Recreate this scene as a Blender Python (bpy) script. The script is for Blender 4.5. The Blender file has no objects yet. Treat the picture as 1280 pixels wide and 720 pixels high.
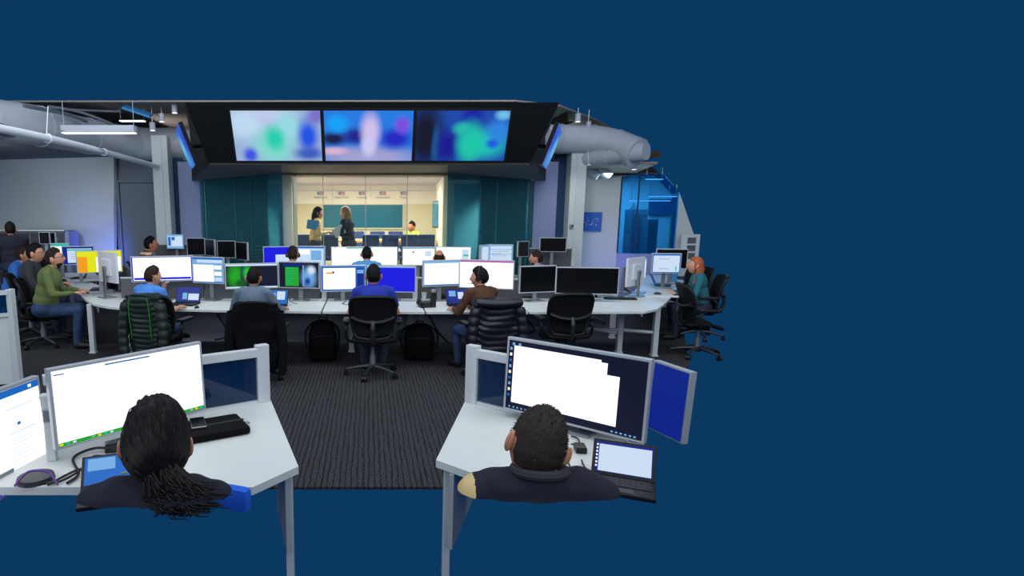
import bpy, bmesh, math, random
from mathutils import Vector, Matrix, noise
random.seed(7)
R = math.radians
# ---------------------------------------------------------------- camera, world, lights, exposure
CX, CY, F, H, TH = 461.0, 389.0, 750.0, 1.97, R(9.39)
sc = bpy.context.scene
col = sc.collection
cam_d = bpy.data.cameras.new('camera'); cam = bpy.data.objects.new('camera', cam_d); col.objects.link(cam)
cam.location = (0, 0, H); cam.rotation_euler = (R(90) - TH, 0, 0)
cam_d.sensor_width = 36; cam_d.lens = F / 1280 * 36
cam_d.shift_x = (640 - CX) / 1280; cam_d.shift_y = (CY - 360) / 1280
cam_d.clip_start = .05
sc.camera = cam
sc.view_settings.view_transform = 'Standard'; sc.view_settings.look = 'None'
sc.view_settings.exposure = 0.0; sc.view_settings.gamma = 1.0
try: sc.view_settings.use_curve_mapping = False
except Exception: pass

def lin(c):
    f = lambda v: v / 12.92 if v <= .04045 else ((v + .055) / 1.055) ** 2.4
    return tuple(f(x / 255.0) for x in c)
world = bpy.data.worlds.new('world'); sc.world = world; world.use_nodes = True
bg = world.node_tree.nodes['Background']
bg.inputs[0].default_value = lin((11, 56, 95)) + (1,); bg.inputs[1].default_value = 1.0

def light(name, typ, loc, energy, color=(1, 1, 1), size=1, size_y=None, rot=(0, 0, 0), target=None, spot=None, blend=.5):
    d = bpy.data.lights.new(name, typ); d.energy = energy; d.color = color
    if typ == 'AREA':
        d.size = size
        if size_y: d.shape = 'RECTANGLE'; d.size_y = size_y
    elif typ == 'SPOT':
        d.spot_size = spot; d.spot_blend = blend; d.shadow_soft_size = size
    elif typ == 'POINT': d.shadow_soft_size = size
    elif typ == 'SUN': d.angle = size
    o = bpy.data.objects.new(name, d); col.objects.link(o); o.location = loc; o.rotation_euler = rot
    if target is not None:
        o.rotation_euler = (Vector(target) - Vector(loc)).to_track_quat('-Z', 'Y').to_euler()
    return o
# unseen area lights added overhead and behind the viewer to brighten the room
light('ceiling_lamp_bank', 'AREA', (0, -1.2, 3.0), 90, (.95, .97, 1), 6, 1.5, target=(0, 6, .6))  # fill added behind the viewer for surfaces facing the camera
light('ceiling_lamp_bank', 'AREA', (0, 2.2, 4.6), 225, (.93, .97, 1), 9, 2.5, target=(0, 7.5, .3))
light('ceiling_lamp_bank', 'AREA', (0, 7.0, 5.5), 275, (.93, .97, 1), 9, 2, target=(0, 9.5, .3))  # added further forward for more light on the far rows
light('ceiling_lamp_bank', 'AREA', (-6.5, 3.5, 4.6), 150, (.9, .95, 1), 3, 3, target=(-5.0, 11, 1.3))
light('ceiling_lamp_bank', 'AREA', (6.5, 3.5, 4.6), 130, (.9, .95, 1), 3, 3, target=(5.0, 10, 1.0))
light('wall_side_lamp', 'AREA', (-9, 7, 1.4), 60, (.72, .82, 1), 1.2, 1.2, target=(-5.5, 11, 3.5))  # unseen fill added low at each side to brighten the ducts
light('wall_side_lamp', 'AREA', (9.8, 7.5, 1.2), 20, (.85, .9, 1), 1.2, 1.2, target=(4.0, 12.5, 3.3))
light('meeting_room_ceiling_lamp', 'AREA', (-.1, 13.6, 2.62), 195, (1, .93, .80), 1.9, 1.6)
light('side_room_lamp', 'SPOT', (-3.1, 12.95, 2.35), 650, (.8, 1, 1), .02, target=(-3.2, 13.9, 1.2), spot=R(120), blend=1)  # spots added behind the flank glass to lighten the teal panes
light('side_room_lamp', 'SPOT', (3.1, 12.95, 2.35), 720, (.8, 1, 1), .02, target=(3.2, 13.9, 1.2), spot=R(120), blend=1)
light('ceiling_uplight', 'SPOT', (4.0, 14.6, 3.0), 40, (1, .95, .88), .02, target=(4.2, 15, 4.0), spot=R(130), blend=1)  # upward spots added to brighten the otherwise black ceiling
light('ceiling_uplight', 'SPOT', (-4.9, 14.0, 3.0), 45, (1, .93, .86), .02, target=(-4.9, 14.1, 4.0), spot=R(150), blend=1)
light('blue_room_ceiling_lamp', 'AREA', (6.2, 14.3, 2.85), 160, (.75, .95, 1), 1.6, 1.6)
light('blue_accent_lamp', 'SPOT', (-5.3, 12.6, .5), 120, (.12, .2, 1), .05, target=(-5.95, 13.5, 1.35), spot=R(72), blend=1)
light('blue_accent_lamp', 'SPOT', (4.5, 11.6, .5), 40, (.2, .25, 1), .05, target=(5.1, 12.8, 1.1), spot=R(70), blend=1)
light('wall_wash_lamp', 'SPOT', (-6.6, 10.0, 3.0), 120, (.93, .98, 1), .08, target=(-6.9, 14.2, 1.4), spot=R(95), blend=1)
light('wall_wash_lamp', 'SPOT', (3.7, 11.6, 2.9), 26, (1, .96, .86), .05, target=(4.5, 13.0, 1.4), spot=R(80), blend=1)

# ---------------------------------------------------------------- pixel -> place helpers
def ray(px, py):
    a = (px - CX) / F; b = -(py - CY) / F
    return Vector((a, math.cos(TH) + b * math.sin(TH), -math.sin(TH) + b * math.cos(TH)))
def atz(px, py, z):
    d = ray(px, py); t = (z - H) / d.z; return Vector((0, 0, H)) + d * t
def aty(px, py, Y):
    d = ray(px, py); return Vector((0, 0, H)) + d * (Y / d.y)

# ---------------------------------------------------------------- materials
def mat(name, rgb, rough=.6, metal=0, nz=0, nscale=40, bump=0, spec=.5, stretch=None, coat=0):
    m = bpy.data.materials.new(name); m.use_nodes = True
    nt = m.node_tree; b = nt.nodes['Principled BSDF']
    c = lin(rgb) + (1,)
    b.inputs['Base Color'].default_value = c; b.inputs['Roughness'].default_value = rough
    b.inputs['Metallic'].default_value = metal; b.inputs['Specular IOR Level'].default_value = spec
    if coat: b.inputs['Coat Weight'].default_value = coat
    if nz or bump:
        tc = nt.nodes.new('ShaderNodeTexCoord'); mp = nt.nodes.new('ShaderNodeMapping'); n = nt.nodes.new('ShaderNodeTexNoise')
        nt.links.new(tc.outputs['Object'], mp.inputs[0]); nt.links.new(mp.outputs[0], n.inputs['Vector'])
        if stretch: mp.inputs['Scale'].default_value = stretch
        n.inputs['Scale'].default_value = nscale; n.inputs['Detail'].default_value = 3
        if nz:
            mx = nt.nodes.new('ShaderNodeMix'); mx.data_type = 'RGBA'
            mx.inputs[6].default_value = tuple(max(0, x * (1 - nz)) for x in c[:3]) + (1,)
            mx.inputs[7].default_value = tuple(min(1, x * (1 + nz)) for x in c[:3]) + (1,)
            nt.links.new(n.outputs['Fac'], mx.inputs[0]); nt.links.new(mx.outputs[2], b.inputs['Base Color'])
        if bump:
            bp = nt.nodes.new('ShaderNodeBump'); bp.inputs['Strength'].default_value = bump; bp.inputs['Distance'].default_value = .01
            nt.links.new(n.outputs['Fac'], bp.inputs['Height']); nt.links.new(bp.outputs[0], b.inputs['Normal'])
    return m
def emis(name, rgb, s=1.0):
    m = bpy.data.materials.new(name); m.use_nodes = True; nt = m.node_tree
    b = nt.nodes['Principled BSDF']; b.inputs['Base Color'].default_value = (.01, .01, .01, 1); b.inputs['Roughness'].default_value = .3; b.inputs['Specular IOR Level'].default_value = .12
    b.inputs['Emission Color'].default_value = lin(rgb) + (1,); b.inputs['Emission Strength'].default_value = s
    return m
def glass(name, rgb, tint=.8, rough=.02, refl=.12):
    """thin tinted sheet: lets light through in its own colour, reflects a little"""
    m = bpy.data.materials.new(name); m.use_nodes = True; nt = m.node_tree; nt.nodes.clear()
    o = nt.nodes.new('ShaderNodeOutputMaterial'); t = nt.nodes.new('ShaderNodeBsdfTransparent'); g = nt.nodes.new('ShaderNodeBsdfGlossy')
    d = nt.nodes.new('ShaderNodeBsdfDiffuse'); x = nt.nodes.new('ShaderNodeMixShader'); y = nt.nodes.new('ShaderNodeMixShader'); fr = nt.nodes.new('ShaderNodeFresnel')
    t.inputs[0].default_value = tuple((1 - tint + tint * v) ** .5 for v in lin(rgb)) + (1,)
    g.inputs['Roughness'].default_value = rough; d.inputs[0].default_value = lin(rgb) + (1,)
    x.inputs[0].default_value = refl / 2
    nt.links.new(t.outputs[0], x.inputs[1]); nt.links.new(d.outputs[0], x.inputs[2])
    nt.links.new(fr.outputs[0], y.inputs[0]); nt.links.new(x.outputs[0], y.inputs[1]); nt.links.new(g.outputs[0], y.inputs[2])
    nt.links.new(y.outputs[0], o.inputs[0]); return m
def blobs(name, base, spots, strength=1.0):
    """a lit screen with out-of-focus patches of colour; spots = (u, v, ru, rv, rgb)"""
    m = bpy.data.materials.new(name); m.use_nodes = True; nt = m.node_tree; b = nt.nodes['Principled BSDF']
    b.inputs['Base Color'].default_value = (.01, .01, .01, 1); b.inputs['Roughness'].default_value = .3; b.inputs['Specular IOR Level'].default_value = .12
    uv = nt.nodes.new('ShaderNodeUVMap'); uv.uv_map = 'UVMap'
    prev = None
    for (u, v, ru, rv, c) in spots:
        mp = nt.nodes.new('ShaderNodeMapping'); mp.inputs['Location'].default_value = (-u / ru, -v / rv, 0); mp.inputs['Scale'].default_value = (1 / ru, 1 / rv, 0)
        ln = nt.nodes.new('ShaderNodeVectorMath'); ln.operation = 'LENGTH'
        mr = nt.nodes.new('ShaderNodeMapRange'); mr.interpolation_type = 'SMOOTHSTEP'; mr.inputs['From Min'].default_value = 1.25; mr.inputs['From Max'].default_value = .25
        mx = nt.nodes.new('ShaderNodeMix'); mx.data_type = 'RGBA'
        nt.links.new(uv.outputs[0], mp.inputs[0]); nt.links.new(mp.outputs[0], ln.inputs[0]); nt.links.new(ln.outputs['Value'], mr.inputs['Value']); nt.links.new(mr.outputs[0], mx.inputs[0])
        if prev is None: mx.inputs[6].default_value = lin(base) + (1,)
        else: nt.links.new(prev, mx.inputs[6])
        mx.inputs[7].default_value = lin(c) + (1,); prev = mx.outputs[2]
    nt.links.new(prev, b.inputs['Emission Color']); b.inputs['Emission Strength'].default_value = strength
    return m

M = {}
M['white'] = mat('white_laminate', (200, 206, 204), .45, nz=.03, nscale=5)
M['edge'] = mat('white_edge', (170, 178, 180), .5)
M['frame'] = mat('white_metal', (196, 203, 206), .4, metal=.1)
M['grey'] = mat('grey_fabric', (84, 86, 92), .9, nz=.15, nscale=150)
M['panel'] = mat('modesty_grey', (156, 162, 172), .8)
M['dark'] = mat('dark_plastic', (15, 17, 20), .5, spec=.3)
M['black'] = mat('black_plastic', (9, 9, 11), .45)
M['blackfab'] = mat('black_fabric', (8, 9, 12), .9, spec=.15, nz=.3, nscale=60, bump=.3)
M['puffer'] = mat('puffer_nylon', (16, 18, 28), .42, nz=.2, nscale=20, bump=.3)
M['greenpuff'] = mat('green_nylon', (8, 30, 24), .55, nz=.3, nscale=20, bump=.3)
M['lime'] = mat('lime_trim', (40, 150, 30), .5)
M['bezel'] = mat('silver_bezel', (176, 182, 188), .35, metal=.3)
M['back'] = mat('monitor_back', (205, 208, 216), .5)
M['metal'] = mat('brushed_metal', (150, 155, 160), .35, metal=.7)
M['chairmetal'] = mat('graphite_metal', (48, 50, 54), .4, metal=.4)
M['mesh'] = mat('black_mesh', (10, 11, 13), .75, spec=.2, bump=.4, nscale=160)
M['cable'] = mat('cable_rubber', (14, 16, 22), .5)
M['wall'] = mat('painted_wall', (176, 184, 186), .9, nz=.02, nscale=3)
M['walldark'] = mat('grey_wall', (96, 106, 118), .9)
M['lav'] = mat('lavender_wall', (132, 142, 182), .9)
M['column'] = mat('column_paint', (190, 200, 202), .85)
M['recess'] = mat('blue_recess', (34, 62, 98), .9)
M['sidewall'] = mat('teal_side_wall', (96, 150, 150), .9)
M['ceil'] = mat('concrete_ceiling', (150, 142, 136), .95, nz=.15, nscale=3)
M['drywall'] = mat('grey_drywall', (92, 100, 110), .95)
M['duct'] = mat('galvanised_duct', (168, 174, 186), .55, metal=.0, nz=.05, nscale=4)
M['pipe'] = mat('white_pipe', (214, 220, 230), .4)
M['beam'] = mat('brown_beam', (58, 50, 44), .8)
M['soffit'] = mat('black_soffit', (2, 5, 10), .6, spec=.2)
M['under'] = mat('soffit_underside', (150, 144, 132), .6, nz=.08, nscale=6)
M['cream'] = mat('cream_wall', (232, 224, 196), .85)
M['wood'] = mat('oak_top', (206, 150, 98), .45, nz=.12, nscale=8, stretch=(1, 8, 1))
M['bluechair'] = mat('navy_chair_fabric', (28, 54, 104), .8)
M['tealglass'] = glass('teal_glass', (90, 176, 190), .7, refl=.5)
M['clearglass'] = glass('clear_glass', (205, 230, 225), .5, refl=.02)
M['blueglass'] = glass('blue_glass', (20, 150, 225), .96, refl=.14)
M['darkglass'] = glass('smoked_blue_glass', (20, 72, 128), .85, refl=.5)
M['tealboard'] = mat('teal_board', (30, 108, 136), .2, nz=.2, nscale=3)
M['skin'] = mat('skin', (196, 140, 112), .55, nz=.06, nscale=30)
M['skin2'] = mat('skin_tan', (176, 118, 88), .55, nz=.06, nscale=30)
M['eye'] = mat('eye_white', (220, 220, 220), .3)
M['lip'] = mat('lip', (150, 80, 74), .5)
M['hairblack'] = mat('black_hair', (9, 8, 9), .75, spec=.2, nz=.3, nscale=90, bump=.6, stretch=(1, 1, .25))
M['hairbrown'] = mat('brown_hair', (38, 27, 22), .75, spec=.2, nz=.4, nscale=120, bump=.7)
M['hairlight'] = mat('light_brown_hair', (138, 108, 72), .6, nz=.3, nscale=60, bump=.4)
M['hairred'] = mat('auburn_hair', (158, 84, 40), .6, nz=.3, nscale=60, bump=.4)
M['shoe'] = mat('dark_shoe', (20, 20, 24), .6)
M['jeans'] = mat('denim', (34, 58, 92), .85, nz=.2, nscale=60)
M['jeansdark'] = mat('dark_denim', (22, 34, 56), .85, nz=.2, nscale=60)
for k, c in dict(sh_green=(92, 108, 60), sh_charcoal=(44, 48, 52), sh_blue=(46, 98, 172), sh_lightblue=(66, 126, 200), sh_grey=(86, 104, 122),
                 sh_royal=(20, 44, 150), sh_brown=(72, 44, 26), sh_navy=(16, 22, 40), sh_teal=(28, 98, 112), sh_tan=(204, 180, 128), sh_lime=(170, 186, 90),
                 sh_sky=(70, 140, 190), sh_lav=(120, 130, 170)).items():
    M[k] = mat(k.replace('sh_', 'cloth_'), c, .9, nz=.12, nscale=30, bump=.25)
# striped sweater
def stripes(name, c1, c2, scale, axis='Z', thr=.5):
    m = mat(name, c1, .9); nt = m.node_tree; b = nt.nodes['Principled BSDF']
    tc = nt.nodes.new('ShaderNodeTexCoord'); w = nt.nodes.new('ShaderNodeTexWave'); w.bands_direction = axis; w.inputs['Scale'].default_value = scale; w.inputs['Distortion'].default_value = .3
    r = nt.nodes.new('ShaderNodeValToRGB'); r.color_ramp.interpolation = 'CONSTANT'; r.color_ramp.elements[0].color = lin(c1) + (1,); r.color_ramp.elements[1].color = lin(c2) + (1,); r.color_ramp.elements[1].position = thr
    nt.links.new(tc.outputs['Object'], w.inputs['Vector']); nt.links.new(w.outputs['Fac'], r.inputs[0]); nt.links.new(r.outputs[0], b.inputs['Base Color'])
    return m
M['striped'] = stripes('striped_sweater', (110, 62, 48), (224, 204, 168), 4.2, thr=.5)
def carpet():
    m = mat('striped_carpet', (46, 47, 50), .97, spec=.1); nt = m.node_tree; b = nt.nodes['Principled BSDF']; L = nt.links.new
    tc = nt.nodes.new('ShaderNodeTexCoord')
    w = nt.nodes.new('ShaderNodeTexWave'); w.bands_direction = 'X'; w.inputs['Scale'].default_value = 7.2; w.inputs['Distortion'].default_value = 2.6; w.inputs['Detail'].default_value = 2; w.inputs['Detail Scale'].default_value = 3
    mp = nt.nodes.new('ShaderNodeMapping'); mp.inputs['Scale'].default_value = (1, .12, 1)
    r = nt.nodes.new('ShaderNodeValToRGB'); r.color_ramp.elements[0].position = .0; r.color_ramp.elements[0].color = lin((30, 31, 34)) + (1,); r.color_ramp.elements[1].position = .35; r.color_ramp.elements[1].color = lin((56, 56, 59)) + (1,)
    n2 = nt.nodes.new('ShaderNodeTexNoise'); n2.inputs['Scale'].default_value = 75; n2.inputs['Detail'].default_value = 3
    r2 = nt.nodes.new('ShaderNodeValToRGB'); r2.color_ramp.elements[0].position = .36; r2.color_ramp.elements[0].color = (.25, .25, .25, 1); r2.color_ramp.elements[1].position = .66; r2.color_ramp.elements[1].color = (1.9, 1.9, 1.9, 1)
    mx = nt.nodes.new('ShaderNodeMix'); mx.data_type = 'RGBA'; mx.blend_type = 'MULTIPLY'; mx.inputs[0].default_value = .9
    L(tc.outputs['Object'], mp.inputs[0]); L(mp.outputs[0], w.inputs['Vector']); L(tc.outputs['Object'], n2.inputs['Vector'])
    L(w.outputs['Fac'], r.inputs[0]); L(n2.outputs['Fac'], r2.inputs[0]); L(r.outputs[0], mx.inputs[6]); L(r2.outputs[0], mx.inputs[7]); L(mx.outputs[2], b.inputs['Base Color'])
    return m
M['carpet'] = carpet()
M['purple'] = mat('purple_cable', (90, 50, 130), .5)
# screen colours
M['scr'] = emis('screen_white', (250, 252, 255), 1.25)
M['scrsoft'] = emis('screen_pale_blue', (205, 225, 248), .95)
M['scrlt'] = emis('screen_light_blue', (120, 180, 235), .9)
M['scrblue'] = emis('screen_blue', (20, 105, 200), .9)
M['scrdeep'] = emis('screen_deep_blue', (14, 12, 222), 1.0)
M['scrnavy'] = emis('screen_navy', (4, 12, 44), .9)
M['scrnavy2'] = emis('screen_royal', (6, 36, 140), .9)
M['scrgreen'] = emis('screen_green', (30, 170, 40), .9)
M['scrteal'] = emis('screen_teal', (40, 190, 170), .9)
M['scrmag'] = emis('screen_magenta', (190, 40, 170), .9)
M['scryel'] = emis('screen_yellow', (225, 225, 10), 1.0)
M['scrorg'] = emis('screen_orange', (250, 165, 20), .9)
M['scrgrey'] = emis('screen_text_grey', (150, 165, 190), .8)
M['scrpurple'] = emis('screen_purple', (80, 60, 170), .9)
M['scroff'] = mat('screen_off', (5, 5, 7), .3, spec=.2)
M['lamp'] = emis('lamp_white', (240, 246, 255), 1.6)
M['globe'] = blobs('screen_globe', (4, 10, 40), [(.75, .4, .22, .5, (120, 180, 240)), (.82, .7, .12, .2, (220, 235, 250)), (.72, .25, .1, .2, (20, 60, 160))], .9)
M['greenblur'] = blobs('screen_green_blur', (6, 10, 26), [(.2, .5, .2, .6, (20, 170, 30)), (.33, .5, .07, .6, (10, 50, 60)), (.42, .62, .1, .35, (40, 200, 60)), (.27, .2, .12, .2, (10, 90, 20))], .9)

# ---------------------------------------------------------------- mesh helpers
class MB:
    def __init__(s): s.bm = bmesh.new(); s.mi = 0; s.mats = []
    def use(s, m):
        if m not in s.mats: s.mats.append(m)
        s.mi = s.mats.index(m); return s
    def _new(s, verts):
        fs = set()
        for v in verts:
            for f in v.link_faces: fs.add(f)
        for f in fs: f.material_index = s.mi
        return verts
    def box(s, c, size, rot=None, bevel=0):
        r = bmesh.ops.create_cube(s.bm, size=1); vs = r['verts']
        if bevel:
            bmesh.ops.scale(s.bm, verts=vs, vec=size)
            es = list({e for v in vs for e in v.link_edges})
            out = bmesh.ops.bevel(s.bm, geom=es, offset=bevel, segments=2, affect='EDGES', profile=.6)
            vs = list({v for f in out['faces'] for v in f.verts} | {v for v in vs if v.is_valid})
        else: bmesh.ops.scale(s.bm, verts=vs, vec=size)
        m = Matrix.Translation(Vector(c)) @ (rot.to_4x4() if rot is not None else Matrix())
        bmesh.ops.transform(s.bm, matrix=m, verts=vs); s._new(vs); return s
    def cone(s, a, b, ra, rb, seg=12, caps=True):
        a = Vector(a); b = Vector(b); d = b - a; L = d.length
        if L < 1e-6: return s
        r = bmesh.ops.create_cone(s.bm, cap_ends=caps, segments=seg, radius1=ra, radius2=rb, depth=L)
        m = Matrix.Translation((a + b) / 2) @ d.to_track_quat('Z', 'Y').to_matrix().to_4x4()
        bmesh.ops.transform(s.bm, matrix=m, verts=r['verts']); s._new(r['verts']); return s
    def ball(s, c, r, seg=12, rot=None):
        if not hasattr(r, '__len__'): r = (r, r, r)
        m = Matrix.Translation(Vector(c)) @ (rot.to_4x4() if rot is not None else Matrix()) @ Matrix.Diagonal((r[0], r[1], r[2], 1))
        nv = max(6, seg * 2 // 3); nvw = s.bm.verts.new; nf = s.bm.faces.new
        top = nvw(m @ Vector((0, 0, 1))); bot = nvw(m @ Vector((0, 0, -1))); rings = []
        for j in range(1, nv):
            z = math.cos(math.pi * j / nv); q = math.sin(math.pi * j / nv)
            rings.append([nvw(m @ Vector((q * math.cos(2 * math.pi * i / seg), q * math.sin(2 * math.pi * i / seg), z))) for i in range(seg)])
        fs = []
        for i in range(seg):
            k = (i + 1) % seg; fs.append(nf((top, rings[0][i], rings[0][k]))); fs.append(nf((bot, rings[-1][k], rings[-1][i])))
            for j in range(nv - 2): fs.append(nf((rings[j][i], rings[j + 1][i], rings[j + 1][k], rings[j][k])))
        for f in fs: f.material_index = s.mi
        return s
    def cap(s, a, b, ra, rb, seg=10):
        s.ball(a, ra, seg); s.ball(b, rb, seg); s.cone(a, b, ra, rb, seg, False); return s
    def prism(s, pts, z0, z1):
        """pts: (x, y) outline; z0/z1 heights"""
        bot = [s.bm.verts.new((p[0], p[1], z0)) for p in pts]; top = [s.bm.verts.new((p[0], p[1], z1)) for p in pts]
        n = len(pts); fs = [s.bm.faces.new(top), s.bm.faces.new(bot[::-1])]
        for i in range(n): fs.append(s.bm.faces.new((bot[i], bot[(i + 1) % n], top[(i + 1) % n], top[i])))
        for f in fs: f.material_index = s.mi
        bmesh.ops.recalc_face_normals(s.bm, faces=fs); return s
    def slab(s, pts, t):
        """3D polygon thickened by t along its normal"""
        pts = [Vector(p) for p in pts]; n = (pts[1] - pts[0]).cross(pts[2] - pts[0]).normalized() * t
        a = [s.bm.verts.new(p) for p in pts]; b = [s.bm.verts.new(p + n) for p in pts]; k = len(pts)
        fs = [s.bm.faces.new(a), s.bm.faces.new(b[::-1])]
        for i in range(k): fs.append(s.bm.faces.new((a[i], b[i], b[(i + 1) % k], a[(i + 1) % k])))
        for f in fs: f.material_index = s.mi
        bmesh.ops.recalc_face_normals(s.bm, faces=fs); return s
    def quad(s, p):
        vs = [s.bm.verts.new(q) for q in p]; f = s.bm.faces.new(vs); f.material_index = s.mi
        uv = s.bm.loops.layers.uv.get('UVMap') or s.bm.loops.layers.uv.new('UVMap')
        for l, c in zip(f.loops, ((0, 0), (1, 0), (1, 1), (0, 1))): l[uv].uv = c
        return s
    def tube(s, pts, r, seg=8, res=6, closed=False):
        """smooth tube through pts"""
        pts = [Vector(p) for p in pts]; path = []
        n = len(pts)
        if n == 2: path = pts
        else:
            for i in range(n - 1):
                p0 = pts[max(i - 1, 0)]; p1 = pts[i]; p2 = pts[i + 1]; p3 = pts[min(i + 2, n - 1)]
                for k in range(res):
                    t = k / res
                    path.append(.5 * ((2 * p1) + (-p0 + p2) * t + (2 * p0 - 5 * p1 + 4 * p2 - p3) * t * t + (-p0 + 3 * p1 - 3 * p2 + p3) * t ** 3))
            path.append(pts[-1])
        rings = []; up = Vector((0, 0, 1)); N = len(path)
        for i, p in enumerate(path):
            d = (path[min(i + 1, N - 1)] - path[max(i - 1, 0)]).normalized()
            x = d.cross(up)
            if x.length < .05: x = d.cross(Vector((1, 0, 0)))
            x.normalize(); y = d.cross(x); up = -y if y.z < 0 else y
            up = Vector((0, 0, 1))
            rr = r[0] + (r[1] - r[0]) * i / (N - 1) if hasattr(r, '__len__') else r
            rings.append([s.bm.verts.new(p + (x * math.cos(a) + y * math.sin(a)) * rr) for a in [2 * math.pi * k / seg for k in range(seg)]])
        for i in range(N - 1):
            for k in range(seg):
                f = s.bm.faces.new((rings[i][k], rings[i][(k + 1) % seg], rings[i + 1][(k + 1) % seg], rings[i + 1][k])); f.material_index = s.mi
        for ring in (rings[0], rings[-1][::-1]):
            f = s.bm.faces.new(ring); f.material_index = s.mi
        return s
    def surf(s, fn, nu, nv, closed_u=False):
        g = [[s.bm.verts.new(fn(i / nu, j / nv)) for j in range(nv + 1)] for i in range(nu + (0 if closed_u else 1))]
        U = len(g)
        for i in range(nu):
            for j in range(nv):
                f = s.bm.faces.new((g[i][j], g[(i + 1) % U][j], g[(i + 1) % U][j + 1], g[i][j + 1])); f.material_index = s.mi
        return s
    def build(s, name, m=None, parent=None, smooth=False, origin=None, recalc=False):
        me = bpy.data.meshes.new(name)
        if recalc: bmesh.ops.recalc_face_normals(s.bm, faces=s.bm.faces[:])
        if origin is not None: bmesh.ops.translate(s.bm, verts=s.bm.verts[:], vec=-Vector(origin))
        s.bm.to_mesh(me); s.bm.free()
        for mm in (s.mats if s.mats else [m]): me.materials.append(mm)
        if smooth:
            me.polygons.foreach_set('use_smooth', [True] * len(me.polygons))
            try: me.set_sharp_from_angle(angle=R(40))
            except Exception: pass
        o = bpy.data.objects.new(name, me); col.objects.link(o)
        if parent is not None: o.parent = parent
        elif origin is not None: o.location = origin
        return o
def tag(o, label=None, cat=None, group=None, kind=None):
    if label: o['label'] = label
    if cat: o['category'] = cat
    if group: o['group'] = group
    if kind: o['kind'] = kind
    return o
def empty(name, loc, rz=0, label=None, cat=None, group=None):
    o = bpy.data.objects.new(name, None); o.empty_display_size = .1; col.objects.link(o); o.location = loc; o.rotation_euler = (0, 0, rz)
    return tag(o, label, cat, group)
def copy_tree(o, parent=None):
    c = o.copy(); col.objects.link(c)
    if parent is not None: c.parent = parent
    for ch in list(o.children): copy_tree(ch, c)
    return c
def struct(name, mb, m=None, smooth=False):
    return tag(mb.build(name, m, smooth=smooth), kind='structure')
def text_mesh(name, body, size, m, parent, loc, rot=(R(90), 0, 0), depth=.002, align='CENTER'):
    cu = bpy.data.curves.new(name, 'FONT'); cu.body = body; cu.size = size; cu.extrude = depth; cu.align_x = align
    t = bpy.data.objects.new(name, cu); col.objects.link(t); dg = bpy.context.evaluated_depsgraph_get(); dg.update()
    me = bpy.data.meshes.new_from_object(t.evaluated_get(dg)); bpy.data.objects.remove(t); me.materials.clear(); me.materials.append(m)
    o = bpy.data.objects.new(name, me); col.objects.link(o); o.parent = parent; o.location = loc; o.rotation_euler = rot
    return o
# ================================================================ THE SETTING
fl = MB().prism([(-9, 4.09), (atz(680, 608, 0).x, 4.09), tuple(atz(800, 548, 0).xy), tuple(atz(862, 455, 0).xy), (6.3, 12), (6.3, 17), (-9, 17)], -.02, 0)
struct('floor', fl, M['carpet'])
# exposed ceiling behind the screen bulkhead
ZC = 4.0
cb = MB().prism([(-9, 11.75), tuple(atz(645, 127, ZC).xy), tuple(atz(700, 133, ZC).xy), tuple(atz(745, 150, ZC).xy), tuple(atz(778, 169, ZC).xy), (7.0, 17), (-9, 17)], ZC, ZC + .03)
struct('ceiling', cb, M['ceil'])
struct('wall_back', MB().slab([(-9, 17, 0), (7.6, 17, 0), (8.1, 17, 2.9), (7.6, 17, 3.4), (7.0, 17, 4.0), (-9, 17, 4.0)], .1), M['beam'])
# lowered plasterboard ceiling on the left
p = [atz(-20, 158, 3.15), atz(0, 166, 3.15), atz(90, 190, 3.15), atz(168, 202, 3.15)]
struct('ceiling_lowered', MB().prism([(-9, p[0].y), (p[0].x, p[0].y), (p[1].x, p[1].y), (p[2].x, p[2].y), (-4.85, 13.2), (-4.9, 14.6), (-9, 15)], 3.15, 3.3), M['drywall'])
struct('wall_left', MB().slab([aty(-60, 330, 14.6) * 1, aty(146, 330, 13.45), aty(146, 194, 13.45), aty(-60, 195, 14.6)], .1), M['wall'])
wl = aty(146, 300, 13.45)
struct('wall_left_far', MB().box(((wl.x - 3.9) / 2, 13.55, 1.7), (abs(wl.x + 3.9), .1, 3.4)), M['walldark'])
dx = aty(150, 300, 13.45).x
dr = MB().box((dx + .03, 13.46, 1.3), (.05, .06, 2.6)).box((dx + .48, 13.46, 2.63), (.95, .06, .05)).box((dx + .5, 13.48, 1.3), (.86, .03, 2.58))
struct('door_1', dr, M['walldark'])
# walls either side of the glass meeting room and their columns
for s in (-1, 1):
    side = 'left' if s < 0 else 'right'
    pxs = {-1: (197, 216, 223, 250), 1: (727, 708, 697, 667)}[s]
    a, b, c, d = [aty(p, 300, 12.6).x for p in pxs]
    struct('column_' + side, MB().box(((a + b) / 2, 12.7, 1.75), (abs(b - a), .3, 3.5)).box(((a + b) / 2 + (b - a) * .12, 12.545, 1.75), (.012, .012, 3.5)), M['column'])
    struct('wall_recess_' + side, MB().box(((b + c) / 2, 13.0, 1.75), (abs(c - b) + .1, .1, 3.5)), M['recess'])
    struct('wall_%s_pier' % side, MB().box(((c + d) / 2, 12.9, 1.5), (abs(d - c), .2, 3.0)), M['lav'])
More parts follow.
